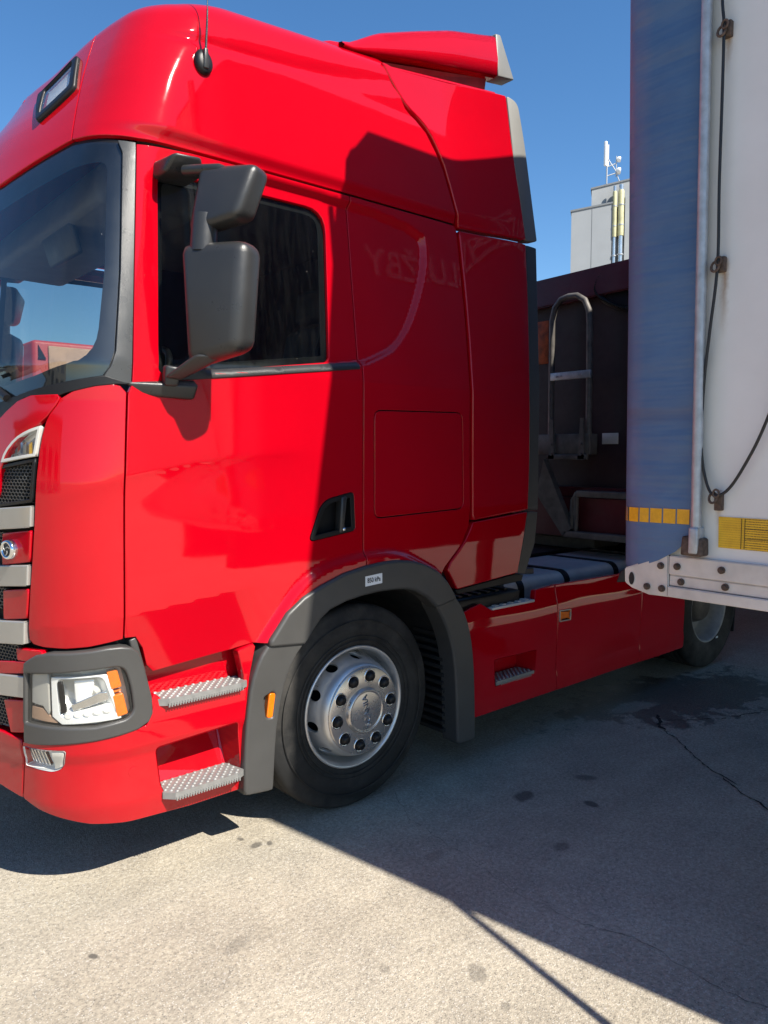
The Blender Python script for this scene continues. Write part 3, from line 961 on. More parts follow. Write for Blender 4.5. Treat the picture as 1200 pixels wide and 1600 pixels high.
def honeycomb(name, poly, parent, pitch=.021, w=.0032, off=-.010, d=.014):
    poly = np.array(poly)
    lo, hi = poly.min(0), poly.max(0)
    mb = MB()
    dx, dy = pitch, pitch * .62
    rw = 0
    z = lo[1]
    def seg(a, b_):
        mid = (np.array(a) + np.array(b_)) / 2
        if sdist(np.array([mid[0]]), np.array([mid[1]]), poly)[0] < 0: return
        e = np.array(b_) - np.array(a); l = np.hypot(*e)
        t = e / l; nn2 = np.array([-t[1], t[0]]) * w / 2
        q = np.array([a - nn2, b_ - nn2, b_ + nn2, a + nn2])
        P = S_plain(q[:, 0], q[:, 1])
        n_ = surf_normals(S_plain, q[:, 0], q[:, 1])[0]
        mb.hexa([*(P + n_ * (off - d)).tolist(), *(P + n_ * off).tolist()])
    while z < hi[1] + dy:
        x = lo[0] - dx + (dx / 2 if rw % 2 else 0)
        while x < hi[0] + dx:
            t_, l_, r_, b2 = (x, z + dy * .62), (x - dx / 2, z + dy * .25), (x + dx / 2, z + dy * .25), (x - dx / 2, z - dy * .38)
            seg(np.array(l_), np.array(t_)); seg(np.array(t_), np.array(r_)); seg(np.array(l_), np.array(b2))
            x += dx
        z += dy; rw += 1
    return mb.build(name, M['grey'], parent)
MESH1 = [(-1.462, 1.684), (-1.483, 1.522), (-1.90, 1.470), (-1.90, 1.62), (-1.66, 1.656)]
gr = panel('grille', MESH1, M['black'], truck, holes=[inset_poly(MESH1[::-1] if area2(MESH1) < 0 else MESH1, .010)], h=.03, S=S_plain, off=.004, gap=.001, depth=.02)
tag(honeycomb('mesh', MESH1, gr), kind='stuff')
for (za, zb, pa) in [(1.36, 1.40, -1.66), (1.10, 1.19, -1.67), (.895, .96, -1.60), (.63, .74, -1.655)]:
    q = [(pa, za), (pa, zb), (-1.95, zb - .03), (-1.95, za - .05)]
    g2 = panel('grille', q, M['black'], truck, h=.05, S=S_plain, off=-.03, gap=0, depth=0)
    tag(honeycomb('mesh', q, g2, off=-.006), kind='stuff')
for (p0, z0, z1) in [(-1.478, 1.425, 1.508), (-1.505, 1.200, 1.282), (-1.535, .970, 1.062), (-1.543, .760, .846)]:
    both(panel('grille_bar', rounded([(p0, z1), (p0 - .007, z0), (-2.75, z0 - .11), (-2.75, z1 - .10)], .004), M['silver'], truck, h=.03, S=S_plain, off=.012, depth=.03, edge=.008))
def blockp(poly, off=.004):
    return both(panel('grille_block', poly, M['red'], truck, h=.03, S=S_plain, off=off, depth=.03, edge=.008))
blockp([(-1.49, 1.415), (-1.505, 1.292), (-1.675, 1.268), (-1.665, 1.395)])
blockp([(-1.515, 1.190), (-1.533, 1.072), (-1.68, 1.052), (-1.675, 1.17)])
blockp([(-1.46, .955), (-1.455, .915), (-1.50, .905), (-1.60, .90), (-1.605, .95)])
blockp([(-1.535, .905), (-1.543, .856), (-1.75, .825), (-1.75, .88)])
blockp([(-1.545, .75), (-1.553, .62), (-1.66, .60), (-1.70, .73)])
# badge
bp_ = S_plain(np.array([-1.604]), np.array([1.336]))[0]
bn = surf_normals(S_plain, np.array([-1.604]), np.array([1.336]))[0][0]
def facing(o, pos, nrm):
    o.location = Vector(pos)
    o.rotation_euler = Vector(nrm).to_track_quat('Z', 'Y').to_euler()
mb = MB()
def lathe_z(mb, prof, n=32):
    vs, fs = [], []
    for (z, r_) in prof:
        for k in range(n):
            a = 2 * math.pi * k / n
            vs.append((r_ * math.cos(a), r_ * math.sin(a), z))
    for i in range(len(prof) - 1):
        for k in range(n):
            a, b_ = i * n + k, i * n + (k + 1) % n
            fs.append((a, b_, b_ + n, a + n))
    mb.add(vs, fs, True)
lathe_z(mb, [(-.03, .038), (.010, .038), (.018, .034), (.018, .028), (.012, .026)])
badge = mb.build('badge', M['chrome'], truck); facing(badge, bp_ + bn * .012, bn)
mb = MB(); lathe_z(mb, [(.0125, .0265), (.0135, .0001)])
bf = mb.build('badge_face', M['dash'], None); bf.parent = badge
mb = MB()
for k in range(3):
    mb.tube([(math.cos(a) * r_, math.sin(a) * r_, .016) for a, r_ in [(k * 2.1 + .3 + j * .3, .022 - j * .004) for j in range(5)]], .0022, 6)
be = mb.build('badge_emblem', M['silver'], None); be.parent = badge

# headlight
BEZ = smooth_poly([(-1.540, .900), (-1.463, .945), (-1.300, .950), (-1.186, .963), (-1.110, .945), (-1.083, .870), (-1.045, .690), (-1.075, .632), (-1.218, .612), (-1.40, .598), (-1.555, .585)], 1, keep=(0, 10))
LENS = rounded([(-1.534, .866), (-1.30, .884), (-1.158, .892), (-1.130, .800), (-1.122, .700), (-1.150, .672), (-1.263, .657), (-1.546, .664)], [.01, 0, .04, .05, .05, .03, 0, .01])
hl = panel('headlight', BEZ, M['grey'], truck, holes=[LENS], h=.025, S=S_plain, off=.020, depth=.07, edge=.014)
recess('lamp_bowl', LENS, M['lamp_grey'], hl, depth=.022, off=.012, scale=.99, S=S_plain, h=.03)
REF = rounded([(-1.405, .845), (-1.235, .850), (-1.185, .690), (-1.395, .700)], .025)
panel('reflector_frame', [(-1.43, .855), (-1.215, .858), (-1.165, .675), (-1.39, .668), (-1.43, .70)], M['reflector'], hl, holes=[REF], h=.02, S=S_plain, off=.000, depth=.02, edge=.008)
rb_ = recess('reflector_bowl', REF, M['reflector'], hl, depth=.05, S=S_plain, off=-.002, scale=.62, shift=(-.02, .03), h=.03)
panel('reflector_blade', [(-1.36, .745), (-1.25, .79), (-1.215, .79), (-1.21, .755), (-1.35, .715)], M['chrome'], hl, h=.02, S=S_plain, off=-.010, depth=.012)
panel('reflector_step', [(-1.37, .712), (-1.205, .74), (-1.195, .69), (-1.385, .698)], M['reflector'], hl, h=.02, S=S_plain, off=-.006, depth=.02, edge=.01)
panel('amber_strip', [(-1.530, .735), (-1.47, .73), (-1.40, .672), (-1.537, .678)], mat_simple('dull_amber', (.42, .26, .17), .4), hl, h=.02, S=S_plain, off=-.004, depth=.02)
panel('indicator', rounded([(-1.222, .868), (-1.180, .876), (-1.163, .800), (-1.207, .795)], .008), M['amber'], hl, h=.012, S=S_plain, off=.002, depth=.03, edge=.006)
panel('indicator', rounded([(-1.203, .772), (-1.160, .778), (-1.142, .690), (-1.186, .682)], .008), M['amber'], hl, h=.012, S=S_plain, off=.002, depth=.03, edge=.006)
panel('indicator', [(-1.204, .791), (-1.164, .795), (-1.161, .782), (-1.200, .777)], M['amber'], hl, h=.012, S=S_plain, off=-.004, depth=.02, edge=.003)
panel('lamp_gap', [(-1.150, .895), (-1.130, .80), (-1.122, .695), (-1.150, .672), (-1.220, .662), (-1.192, .675), (-1.135, .69), (-1.150, .79), (-1.172, .888)], M['black'], hl, h=.02, S=S_plain, off=.003, depth=.0, gap=0)
for k in range(5):
    cp = -1.365 + k * .036
    panel('lens_element', [(cp + .011 * math.cos(t), .703 + .004 * k + .008 * math.sin(t)) for t in np.linspace(0, 2 * math.pi, 13)[:-1]], M['reflector'], hl, h=.02, S=S_plain, off=.002, depth=.012, edge=.010, gap=0)
panel('light_guide', [(-1.398, .835), (-1.385, .836), (-1.372, .722), (-1.388, .715)], M['black'], hl, h=.02, S=S_plain, off=.003, depth=.01, gap=0)
panel('light_guide', [(-1.520, .860), (-1.44, .868), (-1.44, .70), (-1.47, .735), (-1.528, .742)], M['lamp_beige'], hl, h=.02, S=S_plain, off=-.002, depth=.015, edge=.008)
panel('reflector_cap', [(-1.345, .835), (-1.265, .838), (-1.285, .755), (-1.34, .750)], M['reflector'], hl, h=.02, S=S_plain, off=-.016, depth=.02, edge=.012)
panel('lens', LENS, M['clear'], hl, h=.03, S=S_plain, off=.006, depth=0)
both(hl)

# bumper
BAY = rounded([(-1.035, .525), (-.665, .545), (-.650, .300), (-.985, .286), (-1.018, .37)], [.02, .02, .02, .03, .02])
bump_poly = [(-1.572, .585), (-1.40, .598), (-1.218, .612), (-1.075, .632), (-1.045, .690), (-1.052, .72), (-1.036, .752), (-1.00, .715), (-.985, .690), (-.628, .690), (-.628, .74), (-.655, .855), (-.577, .875), (-.566, .86), (-.600, .72), (-.622, .55), (-.637, .40),
             (-.645, .228), (-.883, .228), (-1.155, .246), (-1.297, .264), (-1.369, .282), (-1.511, .316), (-1.600, .345)]
FOG = rounded([(-1.568, .567), (-1.372, .571), (-1.388, .500), (-1.43, .482), (-1.572, .487)], [.006, .012, .03, .02, .006])
def S_bump(p, v):
    P = S_plain(p, v)
    n = cab_xyz(p, v)[1]
    v = np.asarray(v, float)
    return P + n * (-.30 * np.clip(.33 - v, 0, 1) ** 1.2 + .012 * sstep(.50, .56, v) * (1 - sstep(.62, .75, v)))[..., None]
bp = panel('bumper', bump_poly, M['red'], truck, holes=[BAY, FOG], h=.02, S=S_bump, depth=.05, edge=.008)
recess('step_bay', BAY, M['red'], bp, depth=.13, S=S_bump, scale=.94, shift=(-.01, -.01), slope=.40)
fl = recess('fog_light', FOG, M['reflector'], bp, depth=.04, S=S_bump, scale=.92, h=.03)
panel('fog_lens', FOG, M['clear'], fl, h=.03, S=S_bump, off=.003, depth=0)
panel('fog_blank', [(-1.435, .568), (-1.376, .569), (-1.390, .502), (-1.43, .486)], M['lamp_grey'], fl, h=.02, S=S_bump, off=-.004, depth=.02)
mb = MB()
for i in range(6):
    p0 = -1.46 - i * .017
    a = S_bump(np.array([p0, p0 - .006, p0 - .02, p0 - .014]), np.array([.50, .50, .555, .555]))
    mb.hexa([*(a + np.array([.030, .008, 0])).tolist(), *(a + np.array([.018, .004, 0])).tolist()])
mb.build('fog_rib', M['chrome'], fl)
panel('tow_cap', [(-1.128 + .0205 * math.cos(t), .452 + .0205 * math.sin(t)) for t in np.linspace(0, 2 * math.pi, 25)[:-1]], M['red'], bp, h=.01, S=S_bump, off=.0012, depth=.003, edge=.0012, gap=0)
both(bp)
both(panel('bumper_centre', [(-1.578, .590), (-1.606, .345), (-1.75, .365), (-2.75, .33), (-2.75, .56), (-1.70, .60)], M['red'], truck, h=.04, S=S_bump, depth=.05, edge=.008))
# upper step recess behind the tread
both(panel('step_wall', [(-1.10, .66), (-1.09, .95), (-.60, .93), (-.56, .66)], M['red'], truck, h=.05, S=S_plain, off=-.085, depth=0))
mb = MB(); mb.rbox([(-1.088, .022, .83), (-1.055, .022, .83), (-1.055, .07, .83), (-1.088, .07, .83), (-1.125, .018, .975), (-1.095, .018, .985), (-1.095, .07, .985), (-1.125, .07, .975)], .008)
both(mb.build('door_seal', M['grey'], truck))

def tread(poly, z, parent, t=.028):
    """cast aluminium step with raised studs and a toothed rim"""
    mb = MB()
    mb.prism(poly, z - t, z, 'z')
    lo, hi = np.min(poly, 0), np.max(poly, 0)
    k = 0
    y = lo[1] + .014
    while y < hi[1] - .008:
        x = lo[0] + .016 + (.017 if k % 2 else 0)
        while x < hi[0] - .01:
            if sdist(np.array([x]), np.array([y]), poly)[0] > .010:
                n = 6
                mb.add([(x + .0095 * math.cos(j * 1.047), y + .0075 * math.sin(j * 1.047), z) for j in range(n)] + [(x + .006 * math.cos(j * 1.047), y + .0045 * math.sin(j * 1.047), z + .005) for j in range(n)],
                       [(j, (j + 1) % n, (j + 1) % n + n, j + n) for j in range(n)] + [tuple(range(n, 2 * n))])
            x += .034
        y += .0195; k += 1
    x = lo[0] + .04
    while x < hi[0] - .03:
        mb.box(x, x + .006, lo[1] - .003, lo[1] + .004, z - t - .005, z - t + .010)
        x += .012
    return mb.build('step_tread', M['tread'], parent)
both(tread([(-1.03, .005), (-.985, -.030), (-.66, -.030), (-.620, -.012), (-.622, .105), (-1.02, .105)], .722, truck))
both(tread([(-1.012, -.005), (-.975, -.045), (-.69, -.045), (-.648, -.022), (-.655, .085), (-.70, .120), (-1.00, .120)], .335, truck))

# roof lamp
RL = rounded([(-1.600, 3.372), (-1.295, 3.440), (-1.285, 3.215), (-1.530, 3.105)], .02)
RLI = rounded([(-1.548, 3.375), (-1.325, 3.425), (-1.315, 3.24), (-1.522, 3.148)], .02)
rl = panel('roof_lamp', RL, M['black'], truck, holes=[RLI], h=.02, off=.020, depth=.05, edge=.012)
recess('lamp_bowl', RLI, M['lamp_grey'], rl, depth=.012, S=S_cab, off=.008, scale=.95, h=.03)
panel('reflector', inset_poly(RLI if area2(RLI) > 0 else RLI[::-1], .025), M['reflector'], rl, h=.03, off=.002, depth=.01, edge=.008)
panel('lens', RLI, M['clear'], rl, h=.03, off=.012, depth=0)
both(rl)

# whip antenna
ap = S_cab(np.array([-.712]), np.array([3.312]))[0]
an = surf_normals(S_cab, np.array([-.712]), np.array([3.312]))[0][0]
ant = empty('antenna', tuple(ap), 'thin black whip antenna on an oval black base on the red roof', 'antenna')
ant.parent = truck
del ant['label'], ant['category']
mb = MB()
vs, fs = [], []
nq = 20
for (hgt, k) in [(-.005, 1.0), (.012, 1.0), (.022, .8), (.026, .45), (.027, .05)]:
    for j in range(nq):
        a = 2 * math.pi * j / nq
        vs.append(ap + an * hgt + np.array([1, 0, 0]) * .040 * k * math.cos(a) + np.cross(an, [1, 0, 0]) * -.052 * k * math.sin(a))
for i in range(4):
    for j in range(nq):
        fs.append((i * nq + j, i * nq + (j + 1) % nq, (i + 1) * nq + (j + 1) % nq, (i + 1) * nq + j))
mb.add(vs, fs, True)
mb.build('antenna_base', M['black'], ant)
mb = MB()
b0 = ap + an * .022
mb.rbox([tuple(b0 + np.array(q)) for q in [(-.012, -.012, -.035), (.012, -.012, -.035), (.012, .012, -.035), (-.012, .012, -.035), (-.009, -.014, .045), (.009, -.014, .045), (.009, .006, .045), (-.009, .006, .045)]], .005)
mb.build('antenna_foot', M['mirror_plastic'], ant)
mb = MB()
mb.tube([b0 + np.array((0, -.006, .03)), b0 + np.array((.006, -.008, .13)), b0 + np.array((.010, -.008, .20))], [.0055, .0045, .004], 8)
mb.tube([b0 + np.array((.010, -.008, .20)), b0 + np.array((.018, .0, .45)), b0 + np.array((.022, .01, .85))], [.0022, .002, .0016], 6)
mb.build('antenna_rod', M['mirror_plastic'], ant)

# mirrors
mir = bpy.data.objects.new('mirror_assembly', None); COL.objects.link(mir); mir.parent = truck
mb = MB()
mb.rbox([(-.945, -.125, 2.030), (-.835, -.345, 2.085), (-.715, -.300, 2.09), (-.82, -.095, 2.04), (-.965, -.125, 2.500), (-.805, -.360, 2.492), (-.685, -.31, 2.49), (-.83, -.09, 2.50)], .048, 5)
hs = mb.build('main_housing', M['mirror_plastic'], mir)
mb = MB()
mb.rbox([(-.930, -.125, 2.530), (-.838, -.350, 2.568), (-.72, -.30, 2.568), (-.82, -.09, 2.54), (-.872, -.125, 2.800), (-.765, -.375, 2.770), (-.66, -.33, 2.76), (-.785, -.09, 2.80)], .036, 5)
mb.build('wide_angle_housing', M['mirror_plastic'], mir)
mb = MB(); mb.tube([(-.875, -.17, 2.46), (-.865, -.17, 2.60)], [.052, .048], 16)
mb.build('neck', M['mirror_plastic'], mir)
def mirror_face(q):
    m_ = MB(); m_.add(q, [(0, 1, 2, 3)]); return m_.build('mirror_glass', M['chrome'], mir, recalc=False)
mirror_face([(-.822, -.13, 2.09), (-.827, -.13, 2.45), (-.706, -.285, 2.44), (-.722, -.275, 2.13)])
mb = MB()
mb.rbox([(-.955, -.01, 2.785), (-.79, -.01, 2.795), (-.79, .13, 2.795), (-.955, .13, 2.785), (-.935, -.070, 2.850), (-.81, -.065, 2.860), (-.79, .13, 2.865), (-.955, .13, 2.855)], .018, 3)
mb.build('upper_bracket', M['mirror_plastic'], mir)
mb = MB(); mb.tube([(-.885, -.05, 2.795), (-.86, -.12, 2.785), (-.82, -.20, 2.775), (-.78, -.26, 2.74)], .020, 12)
mb.build('upper_arm', M['mirror_plastic'], mir)
mb = MB()
mb.rbox([(-1.06, .005, 1.925), (-.855, -.04, 1.915), (-.845, .05, 1.93), (-1.05, .05, 1.93), (-1.135, .0, 1.975), (-.845, -.062, 1.975), (-.82, .05, 2.02), (-1.10, .05, 1.99)], .014, 3)
mb.build('lower_bracket', M['mirror_plastic'], mir)
mb = MB()
mb.rbox([(-.985, -.045, 1.965), (-.93, -.06, 1.965), (-.92, -.005, 1.965), (-.975, .005, 1.965), (-.985, -.06, 2.045), (-.93, -.085, 2.035), (-.92, -.02, 2.045), (-.975, -.005, 2.05)], .012, 3)
mb.rbox([(-.990, -.065, 1.995), (-.985, -.02, 1.995), (-.925, -.02, 1.990), (-.925, -.075, 1.985), (-.93, -.20, 2.075), (-.90, -.14, 2.085), (-.80, -.16, 2.09), (-.815, -.26, 2.075)], .016, 3)
mb.build('lower_arm', M['mirror_plastic'], mir)
both(mir)

# rear side fairing
fa = bpy.data.objects.new('side_fairing', None); COL.objects.link(fa); fa.parent = truck
up_poly = smooth_poly([(.298, 3.672), (.345, 3.60), (.40, 3.53), (.455, 3.48), (.52, 3.45), (.596, 3.40), (.66, 3.31), (.708, 3.213), (.782, 2.928), (1.262, 2.926), (1.161, 3.378), (1.120, 3.706), (.928, 3.716), (.771, 3.712), (.677, 3.700), (.536, 3.680), (.401, 3.661)], 1, keep=(0, 8, 9, 11))
panel('upper_fairing', up_poly, M['red'], fa, h=.035, S=S_fair, depth=.05, edge=.012, gap=.009)
lo_poly = smooth_poly([(.784, 2.914), (.79, 2.87), (.813, 2.432), (.812, 1.944), (.822, 1.334), (1.308, 1.371), (1.321, 1.738), (1.295, 2.482), (1.259, 2.908)], 1, keep=(0, 4, 5, 8))
panel('lower_fairing', lo_poly, M['red'], fa, h=.035, S=S_fair, depth=.05, edge=.012, gap=.009)
bt_poly = smooth_poly([(.822, 1.326), (.806, 1.29), (.75, 1.209), (.618, 1.090), (.66, 1.03), (.705, .962), (1.222, 1.000), (1.304, 1.362)], 1, keep=(0, 5, 6, 7))
panel('corner_fairing', bt_poly, M['red'], fa, h=.03, S=S_fair, depth=.05, edge=.009, gap=.007)
panel('upper_trim', rounded([(1.122, 3.708), (1.163, 3.378), (1.264, 2.926), (1.374, 2.946), (1.267, 3.382), (1.195, 3.68)], [.02, 0, 0, .01, 0, .06]), M['sunlit_trim'], fa, h=.03, S=S_fair, off=-.004, depth=.06, edge=.01)
panel('lower_trim', [(1.261, 2.904), (1.297, 2.482), (1.323, 1.738), (1.312, 1.372), (1.414, 1.366), (1.410, 2.12), (1.366, 2.905)], M['grey'], fa, h=.03, S=S_fair, off=-.004, depth=.06, edge=.01)
panel('corner_trim', [(1.310, 1.360), (1.226, .998), (1.298, .983), (1.386, 1.16), (1.411, 1.352)], M['grey'], fa, h=.03, S=S_fair, off=-.004, depth=.06, edge=.01)
panel('bottom_trim', [(.70, .955), (1.222, .994), (1.298, .980), (1.28, .945), (.73, .93)], M['black'], fa, h=.05, S=S_fair, off=-.012, depth=.06, edge=.01)
# roof deflector
sx_ = np.linspace(.10, 1.235, 22)
low = np.interp(sx_, [.05, .16, .60, 1.24], [3.690, 3.688, 3.785, 3.905])
top = np.interp(sx_, [.05, .16, .35, .62, .88, 1.13, 1.24], [3.71, 3.745, 3.86, 3.965, 4.06, 4.125, 4.155])
mb = MB()
vs, fs = [], []
for x, l, t in zip(sx_, low, top):
    r_ = min(.06, (t - l) * .45)
    prof = [(.235, l - .0), (.205, l + .004), (.20, l + .5 * (t - l - r_)), (.215, t - r_), (.222, t - r_ * .45), (.245, t - r_ * .12), (.29, t), (.6, t + .03), (1.225, t + .045)]
    prof += [(2.45 - a, b_) for a, b_ in prof[-2::-1]]
    vs += [(x, a, b_) for a, b_ in prof]
m_ = len(prof)
for i in range(len(sx_) - 1):
    for j in range(m_ - 1):
        fs.append((i * m_ + j, i * m_ + j + 1, (i + 1) * m_ + j + 1, (i + 1) * m_ + j))
mb.add(vs, fs, True)
mb.add(vs[-m_:], [tuple(range(m_))])
mb.add([vs[i * m_] for i in range(len(sx_))] + [vs[i * m_ + m_ - 1] for i in range(len(sx_))], [(i, i + 1, i + 1 + len(sx_), i + len(sx_)) for i in range(len(sx_) - 1)])
dfl = mb.build('roof_deflector', M['red'], fa)
copy_r = None
mb = MB()
mb.rbox([(1.242, .20, 3.905), (1.385, .20, 3.928), (1.385, .30, 3.928), (1.242, .30, 3.905), (1.242, .225, 4.155), (1.285, .225, 4.162), (1.285, .30, 4.168), (1.242, .30, 4.162)], .008)
mb.build('deflector_trim', M['sunlit_trim'], fa)
mb = MB()
mb.hexa([(.20, .30, 3.64), (1.22, .30, 3.78), (1.22, .34, 3.78), (.20, .34, 3.64), (.20, .26, 3.69), (1.20, .26, 3.90), (1.20, .34, 3.90), (.20, .34, 3.69)])
mb.build('deflector_support', M['darkred'], fa)
mb = MB()
mb.rbox([(.25, .20, 3.655), (1.22, .20, 3.792), (1.22, .60, 3.80), (.25, .60, 3.66), (.25, .205, 3.672), (1.22, .205, 3.812), (1.22, .60, 3.815), (.25, .60, 3.675)], .006)
mb.build('roof_flap', M['red'], fa)
# leading piece of the deflector
mb = MB()
vs, fs = [], []
for x, t in [(-.09, 3.66), (-.02, 3.70), (.05, 3.735), (.13, 3.752)]:
    vs += [(x, .24, t - .06), (x, .25, t - .02), (x, .30, t), (x, 1.225, t + .04)]
for i in range(3):
    for j in range(3):
        fs.append((i * 4 + j, i * 4 + j + 1, i * 4 + j + 5, i * 4 + j + 4))
mb.add(vs, fs, True)
mb.build('deflector_nose', M['red'], fa)
both(fa)

# wheel-arch mouldings
FO = [(-.574, .882), (-.509, .868), (-.416, .984), (-.33, 1.043), (-.231, 1.085), (-.10, 1.127), (.031, 1.149), (.13, 1.158), (.231, 1.159), (.318, 1.149), (.401, 1.129), (.46, 1.105), (.522, 1.073), (.59, 1.010), (.650, .930)]
FI = [(.520, .905), (.452, .965), (.365, 1.012), (.292, 1.030), (.219, 1.036), (.11, 1.038), (.015, 1.031), (-.09, 1.017), (-.191, .989), (-.25, .95), (-.294, .901), (-.336, .850)]
arch = panel('arch_moulding', [(-.512, .866)] + FO[2:] + FI, M['grey'], truck, h=.02, S=S_plain, off=.050, depth=.10, edge=.022, gap=.002)
both(arch)
st = MB()
sg = [(.018, 1.062), (.126, 1.068), (.126, 1.122), (.018, 1.114)]
fl_poly = smooth_poly([(-.512, .858), (-.335, .845), (-.38, .80), (-.419, .74), (-.455, .652), (-.478, .55), (-.495, .45), (-.512, .211), (-.640, .226), (-.637, .40), (-.622, .56), (-.600, .70), (-.560, .80)], 1, keep=(0, 1, 7, 8))
MK = rounded([(-.556, .640), (-.500, .660), (-.478, .640), (-.497, .525), (-.545, .530)], .018)
lowf = panel('arch_moulding', fl_poly, M['grey'], truck, holes=[MK], h=.02, S=S_plain, off=.036, depth=.12, edge=.018, gap=.002)
recess('marker_pocket', MK, M['grey'], lowf, depth=.0, S=S_plain, off=.03, scale=.9, h=.03)
panel('side_marker', rounded([(-.516, .645), (-.482, .642), (-.500, .530), (-.532, .535)], .012), M['amber'], lowf, h=.015, S=S_plain, off=.030, depth=.03, edge=.008)
both(lowf)
rearf = panel('arch_moulding', smooth_poly([(.526, .902), (.655, .928), (.70, .88), (.748, .800), (.785, .69), (.808, .554), (.820, .35), (.826, .108), (.700, .112), (.690, .40), (.674, .579), (.645, .69), (.607, .778), (.565, .85)], 1, keep=(0, 1, 7, 8)),
              M['grey'], truck, h=.02, S=S_plain, off=.036, depth=.12, edge=.018, gap=.002)
both(rearf)
# pressure sticker
panel('tyre_pressure_label', [(.016, 1.064), (.124, 1.070), (.124, 1.120), (.016, 1.113)], M['white_sticker'], arch, h=.05, S=S_plain, off=.0515, depth=0, gap=0)
def text(name, body, size, mat, parent, loc, rot, extrude=0., align='CENTER', sx=1.0, bold=0.):
    cu = bpy.data.curves.new(name, 'FONT')
    cu.body = body; cu.size = size; cu.extrude = extrude; cu.align_x = align; cu.align_y = 'CENTER'; cu.offset = bold
    cu.materials.append(mat)
    o = bpy.data.objects.new(name, cu)
    COL.objects.link(o)
    o.parent = parent
    bpy.context.view_layer.update()
    me = bpy.data.meshes.new_from_object(o.evaluated_get(bpy.context.evaluated_depsgraph_get()))
    bpy.data.objects.remove(o)
    o = bpy.data.objects.new(name, me)
    COL.objects.link(o)
    o.parent = parent
    o.location = loc; o.rotation_euler = rot; o.scale = (sx, 1, 1)
    return o
text('lettering', '850 kPa', .032, M['ink'], arch, (.070, -.0530, 1.0915), (R(90), R(-2), 0), sx=.82, bold=.0006)

# wheel housing
mb = MB()
pts = []
for k in range(25):
    a = math.pi * k / 24
    pts.append((.10 + .62 * math.cos(a), .50 + .55 * math.sin(a)))
pts = [(.72, .15)] + pts + [(-.52, .20)]
n_ = len(pts)
mb.add([(x, .05, z) for x, z in pts] + [(x, .75, z) for x, z in pts], [(i, i + 1, i + 1 + n_, i + n_) for i in range(n_ - 1)], True)
for k in range(18):
    z = .15 + k * .045
    mb.box(.66, .72, .06, .30, z, z + .02)
mb.build('wheel_housing', M['void'], truck)

# ------------------------------------------------------------------ wheels
def tyre_mesh(mb, cx, cz, y0, w, Ro, Ri):
    pr = []
    yi = y0 + w
    side = [(y0 + .028, Ri), (y0 + .012, Ri + .012), (y0 + .008, Ri + .03), (y0 + .002, Ri + .06), (y0 - .003, Ri + .10), (y0 + .001, Ri + .13), (y0 + .008, Ro - .050), (y0 + .010, Ro - .046), (y0 + .013, Ro - .030), (y0 + .022, Ro - .012), (y0 + .036, Ro - .003)]
    pr += side
    tw = w - .072
    for g in range(4):
        c = y0 + .036 + tw * (g + 1) / 5
        pr += [(c - .007, Ro), (c - .005, Ro - .014), (c + .005, Ro - .014), (c + .007, Ro)]
    pr += [(2 * (y0 + w / 2) - a, b_) for a, b_ in side[::-1]]
    mb.lathe_y(cx, cz, pr, 96)

wheel = bpy.data.objects.new('front_wheel', None); COL.objects.link(wheel); wheel.parent = truck
WX, WZ, WR = .0, .461, .508
mb = MB(); tyre_mesh(mb, WX, WZ, .002, .315, WR, .288)
for r_ in (.33, .352, .43):
    mb.lathe_y(WX, WZ, [(-.0025, r_ - .003), (-.0065, r_), (-.0025, r_ + .003)], 96)
mb.build('tyre', M['rubber'], wheel)
mb = MB()
mb.lathe_y(WX, WZ, [(.018, .301), (.008, .304), (.003, .299), (.005, .291), (.015, .286), (.019, .282), (.035, .279), (.060, .275), (.09, .272), (.128, .266)], 96)
mb.lathe_y(WX, WZ, [(.130, .266), (.30, .262), (.32, .290)], 48)
rim = mb.build('rim', M['steel'], wheel)
# convex disc with ten hand holes: p = angle * K, v runs from the barrel out to the nut ring
K, LV = .243, .18
def S_disc(p, v):
    p = np.asarray(p, float); v = np.asarray(v, float)
    a = p / K
    t = np.clip(v / LV, -.05, 1.05)
    r_ = .268 - .058 * t ** 1 * np.sign(t) * np.sign(t)
    y = .118 - .172 * np.sin(np.clip(t, 0, 1) * math.pi / 2) ** 1.1
    return np.stack([WX + r_ * np.cos(a), y, WZ + r_ * np.sin(a)], -1)
holes_ = []
for k in range(10):
    ac = (k + .35) * 2 * math.pi / 10
    holes_.append([(ac * K + .029 * math.cos(t), .062 + .030 * math.sin(t)) for t in np.linspace(0, 2 * math.pi, 17)[:-1]])
dsc = panel('disc', [(0, 0), (2 * math.pi * K, 0), (2 * math.pi * K, LV), (0, LV)], M['steel'], rim, holes=holes_, h=.014, S=S_disc, gap=0, depth=.014, edge=.003)
mb = MB()
mb.lathe_y(WX, WZ, [(-.045, .214), (-.052, .213), (-.060, .210), (-.0625, .206), (-.0625, .118), (-.0625, .100)], 72)
mb.build('nut_ring', M['polished'], rim)
mb = MB()
mb.lathe_y(WX, WZ, [(-.0625, .114), (-.068, .112), (-.078, .108), (-.083, .103), (-.082, .098), (-.077, .095), (-.078, .092), (-.080, .0005)], 72)
hub = mb.build('hub_cap', M['polished'], rim)
text('hub_lettering', 'SCANIA', .046, M['chrome'], hub, (WX + .002, -.0805, WZ), (R(90), R(-100), 0), extrude=.0014, bold=.0006)
